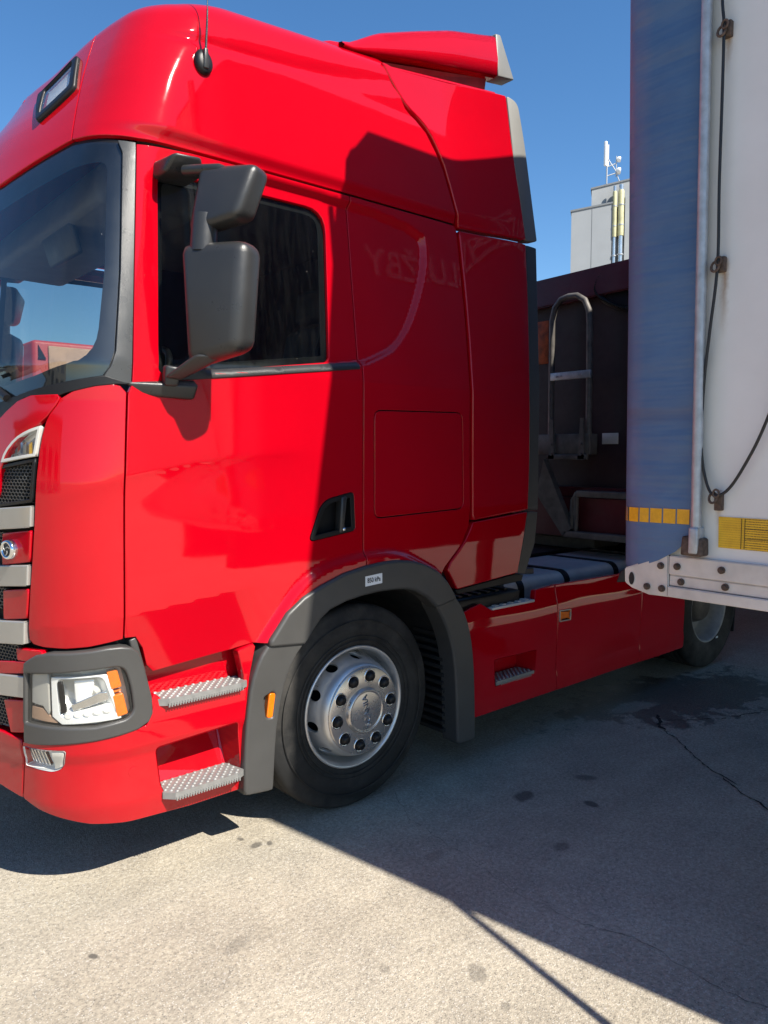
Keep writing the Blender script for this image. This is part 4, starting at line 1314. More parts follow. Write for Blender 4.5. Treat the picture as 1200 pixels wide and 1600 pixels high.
for k in range(10):
    a = k * 2 * math.pi / 10 + .12
    cx, cz = WX + .1675 * math.cos(a), WZ + .1675 * math.sin(a)
    mb = MB()
    mb.lathe_y(cx, cz, [(-.063, .0345), (-.0665, .0330), (-.0645, .0285)], 24)
    nr = mb.build('nut_seat', M['chrome'], rim)
    mb = MB()
    mb.disc_y(cx, -.0648, cz, .0285, 20)
    mb.lathe_y(cx, cz, [(-.064, .0225), (-.082, .0205), (-.087, .016), (-.0875, .0005)], 12)
    mb.build('wheel_nut', M['black'], rim)
mb = MB(); mb.lathe_y(WX, WZ, [(.135, .26), (.14, .01)], 32); mb.build('brake_drum', M['void'], rim)
both(wheel)

# rear axle, outer and inner tyres
def rear_wheel(cx):
    w = bpy.data.objects.new('rear_wheel', None); COL.objects.link(w); w.parent = truck
    mb = MB(); tyre_mesh(mb, cx, WZ, .02, .29, WR, .288); mb.build('tyre', M['rubber'], w)
    mb = MB(); tyre_mesh(mb, cx, WZ, .36, .29, WR, .288); mb.build('tyre', M['rubber'], w)
    mb = MB()
    mb.lathe_y(cx, WZ, [(.045, .300), (.035, .302), (.032, .296), (.036, .288), (.05, .282), (.09, .272), (.20, .262), (.205, .24), (.208, .18), (.20, .12)], 64)
    r_ = mb.build('rim', mat_simple('dirty_white_rim', (.28, .28, .28), .5, var=.25, nscale=12, dust=.5), w)
    mb = MB(); mb.lathe_y(cx, WZ, [(.20, .16), (.15, .15), (.10, .13), (.08, .11), (.078, .001)], 32); mb.build('hub', M['dirty_shaded_steel'], w)
    for k in range(10):
        a = k * 2 * math.pi / 10
        mb = MB(); mb.lathe_y(cx + .143 * math.cos(a), WZ + .143 * math.sin(a), [(.205, .017), (.165, .016), (.163, .001)], 10); mb.build('wheel_nut', M['dirty_shaded_steel'], r_)
    mb = MB(); mb.disc_y(cx, .21, WZ, .26, 32); mb.build('brake_drum', M['void'], w)
    mb = MB(); mb.box(cx + .10, cx + .135, .016, .018, .18, .195); mb.build('valve_tag', M['white_sticker'], w)
    return w
both(rear_wheel(3.74))
mb = MB()
mb.rbox([(4.18, .03, .18), (4.20, .03, .18), (4.20, .62, .18), (4.18, .62, .18), (4.24, .03, .75), (4.26, .03, .75), (4.26, .62, .75), (4.24, .62, .75)], .005)
both(mb.build('mud_flap', M['rubber'], truck))
mb = MB()
q = []
for k in range(19):
    a = R(8 + 164 * k / 18)
    q.append((3.74 + .58 * math.cos(a), .50 + .56 * math.sin(a)))
mb.add([(x, .03, z) for x, z in q] + [(x, .66, z) for x, z in q], [(i, i + 1, i + 20, i + 19) for i in range(18)], True)
both(mb.build('mudguard', M['black'], truck))

# chassis and what sits behind the cab
mb = MB()
mb.box(-1.2, 5.0, .82, .90, .62, .90); mb.box(-1.2, 5.0, 1.55, 1.63, .62, .90)
mb.box(.7, .9, .1, 2.35, .60, .88); mb.box(2.9, 3.1, .9, 1.55, .62, .9); mb.box(.85, 1.6, .84, 1.61, .30, 1.0)
mb.build('chassis_frame', M['void'], truck)
mb = MB()
mb.lathe_y(3.74, .50, [(.2, .09), (2.2, .09)], 20)
mb.box(3.45, 4.0, 1.0, 1.45, .28, .72)
mb.build('rear_axle', M['void'], truck)
mb = MB()
mb.rb(3.15, 4.15, .88, 1.57, .98, 1.05, .03)
mb.box(3.3, 3.6, .84, 1.61, .88, .99)
mb.build('fifth_wheel', M['dirty_shaded_steel'], truck)

sk_a = [(.768, .815), (.85, .835), (.938, .850), (1.027, .800), (1.426, .800), (1.455, .868), (1.640, .878), (1.640, .200), (.836, .200), (.828, .45), (.815, .62)]
SB = rounded([(1.035, .508), (1.430, .500), (1.422, .358), (1.047, .345)], .015)
sk = panel('side_skirt', rounded(sk_a, [.02, 0, .01, .01, .01, .01, .0, .0, .015, 0, 0]), M['red'], truck, holes=[SB], h=.03, S=S_skirt, depth=.04, edge=.008)
recess('step_pocket', SB, M['red'], sk, depth=.14, S=S_skirt, scale=.93, h=.05)
tr = tread([(1.062, .010), (1.415, .010), (1.405, .135), (1.072, .135)], .372, sk, t=.024)
both(sk)
SI = rounded([(1.660, .640), (1.782, .636), (1.782, .708), (1.660, .714)], .008)
sk2 = panel('side_skirt', [(1.646, .878), (2.634, .868), (2.634, .200), (1.646, .200)], M['red'], truck, holes=[SI], h=.03, S=S_skirt, depth=.04, edge=.008)
ind = recess('side_indicator', SI, M['black'], sk2, depth=.018, S=S_skirt, scale=.96, h=.05)
panel('lens', inset_poly(SI, .014), M['amber'], ind, h=.02, S=S_skirt, off=.001, depth=.015, edge=.005)
panel('frame', SI, M['silver'], ind, holes=[inset_poly(SI, .006)], h=.02, S=S_skirt, off=.003, depth=.01, gap=.001, edge=.002)
both(sk2)
sk3 = panel('side_skirt', rounded([(2.640, .868), (3.20, .860), (3.27, .60), (3.275, .200), (2.640, .200)], [0, .04, .06, .03, 0]), M['red'], truck, h=.03, S=S_skirt, depth=.05, edge=.012)
both(sk3)
# fuel tank with straps, behind the skirts
def tank_sec(x, o):
    out = []
    for (cy, cz, a0) in [(.25, .84, 180), (.76, .84, 90), (.76, .34, 0), (.25, .34, -90)]:
        for k in range(7):
            a = R(a0 - 90 * k / 6)
            out.append((x, cy + (.07 + o) * math.cos(a), cz + (.07 + o) * math.sin(a)))
    return out
def tank_body(x0, x1, o, name, mat, parent):
    mb = MB()
    A, B = tank_sec(x0, o), tank_sec(x1, o)
    n = len(A)
    mb.add(A + B, [(i, (i + 1) % n, (i + 1) % n + n, i + n) for i in range(n)], True)
    mb.add(A, [tuple(range(n))[::-1]]); mb.add(B, [tuple(range(n))])
    return mb.build(name, mat, parent)
tk = tank_body(1.34, 3.18, 0, 'fuel_tank', M['tank'], truck)
for x in (1.46, 1.95, 2.55, 3.0):
    tank_body(x, x + .055, .007, 'tank_strap', M['black'], tk)
mb = MB(); mb.lathe_y(0, 0, [(0, .05)], 4)
mb = MB(); mb.tube([(1.72, .32, .90), (1.72, .32, .945)], [.05, .045], 16); mb.build('tank_cap', M['dirty_shaded_steel'], tk)
copy_tree(tk, truck, FAR)
mb = MB()
mb.rb(.70, 1.33, .06, .80, .80, .880, .01)
mb.rb(1.06, 1.40, .035, .12, .775, .800, .004)
for k in range(7):
    mb.box(.75 + k * .08, .78 + k * .08, .10, .78, .878, .892)
mb.build('battery_cover', M['black'], truck)
mb = MB()
mb.rb(1.035, 1.425, .020, .095, .796, .812, .004)
for k in range(5):
    mb.box(1.07 + k * .07, 1.10 + k * .07, .035, .080, .811, .818)
mb.build('step_plate', M['tank'], truck)
mb = MB()
for (y, r_) in [(1.0, .02), (1.12, .02), (1.25, .018)]:
    mb.tube([(.86, y, 1.9), (1.2, y, 1.55), (1.7, y, 1.35), (2.2, y + .05, 1.5), (2.68, y + .1, 1.75)], r_, 8)
mb.build('air_line', M['cord'], truck)
mb = MB()
mb.box(1.5, 2.9, .84, 1.61, .905, .925)
mb.build('catwalk', M['void'], truck)

# cab interior
cab_in = bpy.data.objects.new('cab_interior', None); COL.objects.link(cab_in); cab_in.parent = truck
mb = MB(); mb.box(-1.15, .80, .12, 2.33, 1.15, 1.20); mb.build('floor', M['void'], cab_in)
mb = MB(); mb.box(.70, .78, .16, 2.29, 1.2, 3.3); mb.build('back_wall', M['cloth'], cab_in)
mb = MB(); mb.box(-.9, .75, .22, 2.23, 2.98, 3.02); mb.build('headliner', M['liner'], cab_in)
mb = MB()
mb.rbox([(-1.09, .34, 2.74), (-.62, .30, 2.74), (-.62, 2.15, 2.74), (-1.09, 2.11, 2.74), (-1.00, .34, 2.97), (-.55, .30, 2.97), (-.55, 2.15, 2.97), (-1.00, 2.11, 2.97)], .05)
mb.build('overhead_locker', M['liner'], cab_in)
mb = MB()
mb.rbox([(-1.30, .28, 1.35), (-.80, .20, 1.35), (-.80, 2.25, 1.35), (-1.30, 2.17, 1.35), (-1.30, .32, 1.93), (-.86, .20, 1.98), (-.86, 2.25, 1.98), (-1.30, 2.13, 1.93)], .06)
mb.rbox([(-1.02, .5, 1.9), (-.80, .5, 1.9), (-.80, 1.15, 1.9), (-1.02, 1.15, 1.9), (-1.0, .55, 2.07), (-.86, .52, 2.05), (-.86, 1.12, 2.05), (-1.0, 1.08, 2.07)], .04)
mb.build('dashboard', M['dash'], cab_in)
mb = MB()
ring = []
for k in range(33):
    a = 2 * math.pi * k / 32
    ring.append((-.72 + .225 * math.sin(a) * .45, .78 + .225 * math.cos(a), 2.02 + .225 * math.sin(a) * .89))
mb.tube(ring, .017, 8, caps=False)
mb.tube([(-.72, .78, 2.02), (-.86, .78, 1.86)], .04, 8)
mb.build('steering_wheel', M['black'], cab_in)
def seat(y):
    s = bpy.data.objects.new('seat', None); COL.objects.link(s); s.parent = cab_in
    mb = MB(); mb.rb(-.42, .10, y - .25, y + .25, 1.62, 1.80, .06, 3); mb.rb(-.30, .02, y - .2, y + .2, 1.2, 1.64, .03); mb.build('cushion', M['cloth'], s)
    mb = MB(); mb.rbox([(.02, y - .25, 1.72), (.16, y - .25, 1.70), (.16, y + .25, 1.70), (.02, y + .25, 1.72), (.15, y - .21, 2.40), (.27, y - .21, 2.38), (.27, y + .21, 2.38), (.15, y + .21, 2.40)], .05, 3); mb.build('backrest', M['cloth'], s)
    mb = MB(); mb.rbox([(.15, y - .13, 2.42), (.25, y - .13, 2.42), (.25, y + .13, 2.42), (.15, y + .13, 2.42), (.17, y - .12, 2.60), (.26, y - .12, 2.60), (.26, y + .12, 2.60), (.17, y + .12, 2.60)], .035, 3); mb.build('headrest', M['cloth'], s)
seat(.62); seat(1.83)
mb = MB()
for k in range(10):
    x = .30 + k * .035
    mb.box(x, x + .03, .17 + .02 * (k % 2), .20 + .02 * (k % 2), 1.9, 2.95)
mb.build('curtain', M['cloth'], cab_in)
mb = MB(); mb.tube([(.12, .20, 2.75), (.02, .21, 2.45), (-.06, .22, 2.2), (-.08, .25, 1.95)], .018, 6); mb.build('seat_belt', M['black'], cab_in)
mb = MB()
mb.rbox([(-1.02, .75, 2.62), (-.99, .75, 2.62), (-.99, 1.15, 2.62), (-1.02, 1.15, 2.62), (-1.06, .75, 2.76), (-1.03, .75, 2.76), (-1.03, 1.15, 2.76), (-1.06, 1.15, 2.76)], .012)
mb.build('sun_visor', M['dash'], cab_in)

# ================================================================== blue trailer on the right
XT, YT, TOP, WIDE = .25, -1.29, 4.82, 2.50  # TOP lies out of view, set tall to place the trailer's shadow on the cab
Z0 = 1.19
tl = empty('curtain_trailer', (XT, YT, 0), 'trailer with faded blue tarpaulin and white end wall, cropped at the right', 'trailer')
mb = MB()
mb.box(XT + .012, XT + .05, YT - WIDE + .03, -1.46, 1.335, TOP - .2)
mb.build('end_wall', M['white_panel'], tl)
mb = MB()
rnd = random.Random(4)
def edge_jag(y): return 0
# curtain: wraps round the corner pillar from the flank on to the end wall
nz = 220
prof = [(XT + .000, -1.560), (XT - .002, -1.50), (XT - .003, -1.44), (XT + .001, -1.365), (XT + .008, -1.325), (XT + .020, -1.296), (XT + .042, -1.278), (XT + .08, -1.270)] + [(XT + .08 + (i + 1) * .25, -1.268) for i in range(40)]
vs, fs = [], []
for k in range(nz + 1):
    t = k / nz
    for j, (x, y) in enumerate(prof):
        zb = np.interp(y, [-1.565, -1.475, -1.40, -1.31, -1.28], [1.415, 1.338, 1.292, 1.276, 1.285])
        if y < -1.31 and k == 0: zb += .004 * math.sin(y * 160)
        z = zb + (TOP - .20 - zb) * (t ** 1.3)
        w = ((.006 * math.exp(-((z - 1.65) / .38) ** 2) + .007 * math.exp(-((z - 3.15) / .22) ** 2)) * math.sin((z - y * .33) * 52 + 2 * math.sin(z * 5)) + .004 * math.sin(z * 4.3 + y * 9)) * max(0, min(1, (z - 1.53) / .06)) * max(0, min(1, (-1.30 - y) / .08)) * max(0, min(1, (y + 1.565) / .03)) + .004 * math.sin(z * 3.1) * max(0, min(1, (-1.25 - y) / .05))
        vs.append((x + w, y + .0175 * (z - 1.3) * max(0, min(1, (y + 1.52) / .1)) + (.004 * math.sin(z * 7 + x * 3) if x > XT + .1 else 0), z))
m_ = len(prof)
for k in range(nz):
    for j in range(m_ - 1):
        fs.append((k * m_ + j, (k + 1) * m_ + j, (k + 1) * m_ + j + 1, k * m_ + j + 1))
mb.add(vs, fs, True)
curtain = mb.build('curtain', M['tarp'], tl, recalc=False)
lt = text('lettering', 'SLUŽBY', .31, mat_simple('white_print', (.72, .73, .74), .6), curtain, (0, 0, 0), (R(90), 0, R(180)), align='LEFT', bold=.004)
lt.location = (3.55, .012, 3.02)
mb = MB()
mb.add([(3.05, -1.231, 3.28), (2.66, -1.231, 3.25), (2.78, -1.224, 3.62)], [(0, 1, 2)])
mb.build('print_wedge', lt.data.materials[0], curtain)
# conspicuity tape
for (ya, yb) in [(-1.277, -1.303), (-1.310, -1.351), (-1.357, -1.394), (-1.400, -1.446), (-1.452, -1.498), (-1.504, -1.549)]:
    xx = lambda y: np.interp(-y, [1.27, 1.278, 1.296, 1.325, 1.365, 1.44, 1.6], [XT + .08, XT + .042, XT + .020, XT + .008, XT + .001, XT - .003, XT - .002]) - .005 - .006 * max(0, min(1, (y + 1.37) / .06))
    mb = MB()
    zc = np.interp(-ya, [1.29, 1.56], [1.478, 1.483])
    mb.hexa([(xx(ya), ya, zc - .026), (xx(yb), yb, zc - .026), (xx(yb) + .002, yb, zc - .026), (xx(ya) + .002, ya, zc - .026), (xx(ya), ya, zc + .026), (xx(yb), yb, zc + .026), (xx(yb) + .002, yb, zc + .026), (xx(ya) + .002, ya, zc + .026)])
    mb.build('reflective_square', M['tape_yellow'], curtain)
# tension pole
mb = MB(); mb.tube([(XT - .016, -1.579, 1.365), (XT - .016, -1.545, TOP - .12)], .0175, 12); pole = mb.build('tension_pole', M['galv'], tl)
mb = MB(); mb.tube([(XT - .006, -1.562, 1.365), (XT - .006, -1.527, TOP - .12)], .0035, 6); mb.build('curtain_bead', mat_simple('faded_red_bead', (.45, .10, .08), .6), pole)
mb = MB(); mb.rbox([(XT - .040, -1.612, 1.350), (XT + .02, -1.612, 1.350), (XT + .02, -1.534, 1.350), (XT - .040, -1.534, 1.350), (XT - .030, -1.610, 1.412), (XT + .02, -1.610, 1.412), (XT + .02, -1.534, 1.418), (XT - .030, -1.534, 1.418)], .008)
mb.build('pole_socket', M['rust'], pole)
mb = MB(); mb.rb(XT - .042, XT + .01, -1.597, -1.563, 1.358, 1.45, .006); mb.build('pole_foot', M['galv'], pole)
# lower rails
mb = MB()
for (za, zb, x0) in [(1.272, 1.340, XT - .006), (1.232, 1.270, XT + .0), (1.192, 1.230, XT - .012)]:
    mb.hexa([(x0, YT - WIDE, za + .0), (XT + .06, YT - WIDE, za), (XT + .06, -1.478, za), (x0, -1.478, za), (x0, YT - WIDE, zb), (XT + .06, YT - WIDE, zb), (XT + .06, -1.478, zb), (x0, -1.478, zb)])
rail = mb.build('cross_rail', M['white_metal'], tl, bevel=.003)
cst = []
mb = MB()
mb.prism([(-1.30, 1.276), (-1.473, 1.345), (-1.478, 1.190), (-1.40, 1.188), (-1.33, 1.205), (-1.302, 1.222)], XT - .004, XT + .12, 'x')
cast = mb.build('corner_casting', M['white_metal'], tl, bevel=.004)
mb = MB()
vs = [(XT - .0065, -1.332 + .011 * math.cos(a), 1.240 + .024 * math.sin(a)) for a in np.linspace(0, 2 * math.pi, 17)[:-1]]
mb.add(vs, [tuple(range(16))]); mb.build('casting_slot', M['void'], cast)
def bolt(y, z, x, parent):
    mb = MB()
    mb.tube([(x + .005, y, z), (x - .006, y, z)], [.013, .0125], 12)
    mb.tube([(x - .006, y, z), (x - .013, y, z)], [.0085, .008], 6)
    mb.build('bolt', M['rust'], parent)
for (y, z) in [(-1.447, 1.300), (-1.395, 1.218), (-1.453, 1.218)]:
    bolt(y, z, XT - .004, cast)
for (y, z, x) in [(-1.510, 1.304, XT - .006), (-1.523, 1.250, XT), (-1.668, 1.309, XT - .006), (-1.680, 1.252, XT), (-1.84, 1.306, XT - .006), (-1.85, 1.25, XT)]:
    bolt(y, z, x, rail)
# torn tarp flap at the corner
mb = MB()
mb.rbox([(XT + .00, -1.300, 1.222), (XT + .06, -1.300, 1.218), (XT + .06, -1.256, 1.210), (XT + .00, -1.262, 1.214), (XT + .00, -1.300, 1.270), (XT + .06, -1.300, 1.275), (XT + .06, -1.272, 1.268), (XT + .00, -1.280, 1.262)], .007)
mb.build('rubber_buffer', M['rubber'], tl)
# sealing cord with iron eyes
def smooth_line(pts, n=8):
    out = []
    P = [Vector(p) for p in pts]
    for i in range(len(P) - 1):
        p0, p1, p2, p3 = P[max(i - 1, 0)], P[i], P[i + 1], P[min(i + 2, len(P) - 1)]
        for k in range(n):
            t = k / n
            out.append(.5 * ((2 * p1) + (p2 - p0) * t + (2 * p0 - 5 * p1 + 4 * p2 - p3) * t * t + (3 * p1 - p0 - 3 * p2 + p3) * t ** 3))
    out.append(P[-1])
    return out
cx = XT - .012
cord = MB()
cord.tube(smooth_line([(cx, -1.600, 4.4), (cx, -1.606, 3.3), (cx, -1.618, 3.06), (cx, -1.619, 2.60), (cx, -1.622, 2.327), (cx - .003, -1.604, 2.109), (cx - .003, -1.590, 1.939), (cx - .003, -1.587, 1.744), (cx - .004, -1.602, 1.634), (cx - .006, -1.634, 1.564), (cx - .003, -1.684, 1.583), (cx, -1.742, 1.679), (cx, -1.798, 1.806), (cx, -1.90, 2.1), (cx, -2.05, 2.33)]), .0052, 8)
cord.build('sealing_cord', M['cord'], tl)
for (y, z) in [(-1.618, 3.085), (-1.622, 2.335), (-1.640, 1.565)]:
    e = MB()
    ring = [(cx - .004 + .004 * math.sin(a), y + .013 * math.cos(a) + .006, z - .012 + .017 * math.sin(a)) for a in np.linspace(0, 2 * math.pi, 15)]
    e.tube(ring, .0045, 6, caps=False)
    e.rb(XT - .008, XT + .014, y - .020, y + .008, z - .030, z + .020, .003) if z > 1.7 else e.rb(XT - .008, XT + .014, y - .020, y + .006, z - .055, z + .0, .003)
    ring2 = [(cx - .008, y - .006 + .010 * math.cos(a), z + .004 + .013 * math.sin(a)) for a in np.linspace(0, 2 * math.pi, 13)]
    e.tube(ring2, .0038, 6, caps=False)
    e.build('cord_eye', M['rust'], tl)
mb = MB(); mb.hexa([(XT + .008, -1.83, 1.384), (XT + .014, -1.83, 1.384), (XT + .014, -1.647, 1.384), (XT + .008, -1.647, 1.384), (XT + .008, -1.83, 1.489), (XT + .014, -1.83, 1.489), (XT + .014, -1.645, 1.489), (XT + .008, -1.645, 1.489)])
plate = mb.build('load_plate', M['print'], tl)
plate.data.transform(Matrix.Translation(Vector((XT, YT, 0)))); plate.location = (-XT, -YT, 0)   # print follows world metres
mb = MB()
for (ya, yb, za, zb) in [(-1.7235, -1.7225, 1.386, 1.487), (-1.7345, -1.7335, 1.386, 1.487), (-1.83, -1.735, 1.4195, 1.4205), (-1.83, -1.735, 1.4525, 1.4535)]:
    mb.box(XT + .006, XT + .0081, ya, yb, za, zb)
mb.build('plate_rule', M['ink'], tl)
for nm in ('curtain', 'end_wall'):
    o = [c for c in tl.children if c.name.startswith(nm)][0]
    o.data.transform(Matrix.Translation(Vector((XT, YT, 0)))); o.location = (-XT, -YT, 0)
    for c in o.children:
        if c.name.split('.')[0] != 'lettering': c.data.transform(Matrix.Translation(Vector((XT, YT, 0))))
lt.location = (2.43, -1.222, 3.42)
# the rest of the trailer: roof, far flank, floor, legs, axles
mb = MB(); mb.prism([(XT, TOP - .20), (XT + .16, TOP), (XT + 13.4, TOP), (XT + 13.4, TOP - .20)], YT - WIDE, YT, 'y'); mb.build('roof', M['tarp'], tl)
mb = MB(); mb.box(XT + .05, XT + 13.4, YT - WIDE, YT - WIDE + .03, 1.30, TOP - .2); mb.build('far_curtain', M['tarp'], tl)
mb = MB(); mb.box(XT + .06, XT + 13.4, YT - WIDE + .03, YT - .03, 1.20, 1.32); mb.box(XT + .3, XT + 13.3, YT - 1.7, YT - 1.55, .85, 1.2); mb.box(XT + .3, XT + 13.3, YT - .95, YT - .8, .85, 1.2)
mb.build('floor_frame', M['void'], tl)
for y in (YT - .45, YT - 2.05):
    mb = MB(); mb.rb(XT + 2.6, XT + 2.72, y - .06, y + .06, .12, 1.2, .01); mb.rb(XT + 2.5, XT + 2.82, y - .12, y + .12, 0.0, .12, .01); mb.build('landing_leg', M['dirty_shaded_steel'], tl)
for x in (XT + 8.2, XT + 9.5, XT + 10.8):
    for y in (YT - .38, YT - WIDE + .04):
        mb = MB(); tyre_mesh(mb, x, .50, y, .34, .50, .288); mb.disc_y(x, y + .05, .50, .29); mb.disc_y(x, y + .30, .50, .29); mb.build('wheel', M['rubber'], tl)
# unseen bar, added at this angle to cast the narrow shadow on the ground
mb = MB(); mb.tube([(-.43, -2.36, GZ), (XT - .02, -3.52, 2.86)], .016, 10)
bar = mb.build('shadow_bar', M['galv'])
tag(bar, 'unseen thin bar against the white trailer end wall, added to cast the narrow shadow', 'bar')

# ================================================================== tipper trailer behind the cab
XB = 2.9
tp = empty('tipper_trailer', (XB, 1.2, 0), 'dark red tipper trailer with a grey hoop ladder, coupled behind the cab', 'trailer')
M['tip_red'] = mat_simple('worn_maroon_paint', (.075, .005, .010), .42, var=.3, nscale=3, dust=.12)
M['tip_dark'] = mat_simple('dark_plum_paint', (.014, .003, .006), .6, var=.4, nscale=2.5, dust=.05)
mb = MB()
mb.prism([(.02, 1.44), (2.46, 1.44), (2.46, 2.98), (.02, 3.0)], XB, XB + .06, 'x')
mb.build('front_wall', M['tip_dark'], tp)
mb = MB()
mb.hexa([(XB - .07, .02, 2.93), (XB + .06, .02, 2.93), (XB + .06, 2.46, 2.86), (XB - .07, 2.46, 2.86), (XB - .05, .02, 3.155), (XB + .06, .02, 3.155), (XB + .06, 2.46, 3.10), (XB - .05, 2.46, 3.10)])
rim_ = mb.build('top_rim', M['tip_red'], tp, bevel=.01)
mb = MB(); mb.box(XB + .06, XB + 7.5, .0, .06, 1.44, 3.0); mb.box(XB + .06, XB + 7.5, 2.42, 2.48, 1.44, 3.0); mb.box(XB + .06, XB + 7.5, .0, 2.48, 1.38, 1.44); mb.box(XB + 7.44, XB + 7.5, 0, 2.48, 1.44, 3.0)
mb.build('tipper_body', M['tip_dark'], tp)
mb = MB()
tl_pts = [(XB - .01, .485, 3.09), (XB - .02, .545, 3.02), (XB - .03, .560, 2.95), (XB - .04, .52, 2.89), (XB - .04, .45, 2.84), (XB - .03, .33, 2.785), (XB - .02, .15, 2.76)]
mb.tube(smooth_line(tl_pts, 6), .022, 8)
for i, p in enumerate(smooth_line(tl_pts, 4)):
    mb.tube([p + Vector((-.02, .010, .010)), p + Vector((-.035, .028, .022))], .010, 6)
mb.add([(XB - .02, .06, 3.12), (XB - .02, .47, 3.10), (XB - .03, .55, 2.96), (XB - .04, .45, 2.85), (XB - .03, .33, 2.79), (XB - .02, .06, 2.74)], [(0, 1, 2, 3, 4, 5)])
mb.build('rolled_sheet', M['black'], tp)
XL = XB - .15
lad = bpy.data.objects.new('ladder', None); COL.objects.link(lad); lad.parent = tp
mb = MB()
hoop = [(XL, .905, 1.70), (XL, .908, 2.3), (XL, .911, 2.76), (XL, .885, 2.86), (XL, .83, 2.915), (XL, .76, 2.93), (XL, .68, 2.925), (XL, .61, 2.88), (XL, .572, 2.80), (XL, .562, 2.70), (XL, .556, 2.3), (XL, .55, 1.70)]
mb.tube(hoop, .024, 10)
mb.build('hoop_rail', M['dirty_shaded_steel'], lad)  # darker steel than the rung: the ladder's shade is put into the colour
mb = MB(); mb.rb(XL - .03, XL - .005, .53, .90, 2.285, 2.345, .004)
for y in (.60, .64, .80, .84): mb.tube([(XL - .036, y, 2.315), (XL - .028, y, 2.315)], .009, 8)
mb.build('rung', M['galv'], lad)
mb = MB(); mb.rb(XL - .03, XL + .10, .535, 1.03, 1.70, 1.86, .006); mb.rb(XL - .05, XL - .02, .535, .90, 1.66, 1.70, .004)
mb.build('rung', M['dirty_shaded_steel'], lad)
for y in (.585, .865):
    mb = MB(); mb.hexa([(XL - .05, y - .03, 1.66), (XL - .03, y - .03, 1.66), (XL - .03, y + .03, 1.66), (XL - .05, y + .03, 1.66), (XL - .05, y - .012, 1.98), (XL - .03, y - .012, 1.98), (XL - .03, y + .012, 1.98), (XL - .05, y + .012, 1.98)])
    for z in (1.70, 1.78): mb.tube([(XL - .06, y, z), (XL - .05, y, z)], .012, 8)
    mb.build('side_bracket', M['dirty_shaded_steel'], lad)
mb = MB(); mb.hexa([(XB - .20, .985, 1.60), (XB - .14, .985, 1.60), (XB - .14, .92, 1.66), (XB - .20, .92, 1.66), (XB - .20, .73, 1.08), (XB - .14, .73, 1.08), (XB - .14, .655, 1.10), (XB - .20, .655, 1.10)][:0] or [(XB - .22, .99, 1.38), (XB - .16, .99, 1.38), (XB - .16, .73, 1.06), (XB - .22, .73, 1.06), (XB - .22, .92, 1.66), (XB - .16, .92, 1.66), (XB - .16, .65, 1.12), (XB - .22, .65, 1.12)])
mb.build('diagonal_brace', M['dirty_shaded_steel'], tp)
mb = MB()
mb.rb(XB - .22, XB + 1.0, .0, .72, 1.05, 1.10, .005)
mb.rb(XB - .20, XB - .14, .0, .62, 1.37, 1.42, .005)
mb.tube([(XB - .17, .62, 1.40), (XB - .17, .66, 1.34), (XB - .17, .68, 1.12)], .028, 8)
mb.tube([(XB - .18, .63, 1.10), (XB - .18, .63, 1.38)], .02, 8)
mb.build('cross_bracket', M['dirty_shaded_steel'], tp)
mb = MB(); mb.box(XB - .10, XB + 6.5, .25, 1.0, 1.10, 1.44); mb.box(XB - .10, XB + 6.5, 1.45, 2.2, 1.10, 1.44); mb.box(XB - .15, XB - .05, .0, 2.4, 1.05, 1.36)
mb.build('chassis', M['tip_red'], tp)
mb = MB(); mb.rb(XB - .006, XB + .002, .385, .525, 1.78, 1.865, .001); st_ = mb.build('notice', M['white_metal'], tp)
mb = MB(); mb.rb(XB - .01, XB + .0, 1.05, 1.30, 2.45, 2.80, .002); mb.build('warning_board', mat_simple('orange_stripes', (.35, .06, .01), .5, var=.6, nscale=15), tp)
for x in (XB + 4.0, XB + 5.3, XB + 6.6):
    for y in (.03, 2.1):
        mb = MB(); tyre_mesh(mb, x, .50, y, .34, .50, .288); mb.disc_y(x, y + .05, .50, .29); mb.build('wheel', M['rubber'], tp)
mb = MB(); mb.box(XB + 3.4, XB + 7.2, .8, .95, .6, 1.1); mb.box(XB + 3.4, XB + 7.2, 1.5, 1.65, .6, 1.1); mb.build('axle_frame', M['void'], tp)

# ================================================================== far buildings
M['clad'] = mat_simple('grey_cladding', (.21, .225, .24), .55, var=.06, nscale=.5)
M['clad2'] = mat_simple('pale_cladding', (.23, .245, .255), .55, var=.08, nscale=.8)
M['coping'] = mat_simple('dark_coping', (.12, .13, .14), .5)
M['flue'] = mat_simple('stainless_flue', (.62, .61, .58), .28, metal=.9, var=.1, nscale=2)
M['flue_y'] = mat_simple('yellow_insulation', (.40, .38, .22), .6, var=.2, nscale=2)
d1 = Vector((.755, -.656, 0)); d2 = Vector((.85, .527, 0))     # along and away, seen from the yard
def bblock(mb, o, a0, a1, b0, b1, z0, z1, sl=0., slb=0.):
    c = []
    for z, s in ((z0, slb), (z1, sl)):
        for (a, b_) in ((a0, b0), (a1, b0), (a1, b1), (a0, b1)):
            q = o + d1 * a + d2 * b_
            c.append((q.x, q.y, z + s * a))
    mb.hexa(c)
O1 = Vector((49.406, 33.919, 0))
bd = empty('factory_building', tuple(O1), 'grey clad factory building standing behind the tipper trailer', 'building')
mb = MB(); bblock(mb, O1, 0, 3.25, 0, 9, 0, 20.95, .20); mb.build('low_block', M['clad'], bd)
mb = MB(); bblock(mb, O1, 1.55, 9, .6, 10, 0, 22.5, .24); mb.build('high_block', M['clad2'], bd)
mb = MB(); bblock(mb, O1, -.08, 3.33, -.08, 9, 20.95, 21.08, .20, .20); mb.build('coping', M['coping'], bd)
mb = MB(); bblock(mb, O1, 1.47, 9, .52, 10.1, 22.5, 22.63, .24, .24); mb.build('coping', M['coping'], bd)
for a in (1.64,):
    mb = MB(); bblock(mb, O1, a - .015, a + .015, -.02, .0, 0, 20.9, .2); mb.build('panel_joint', M['coping'], bd)
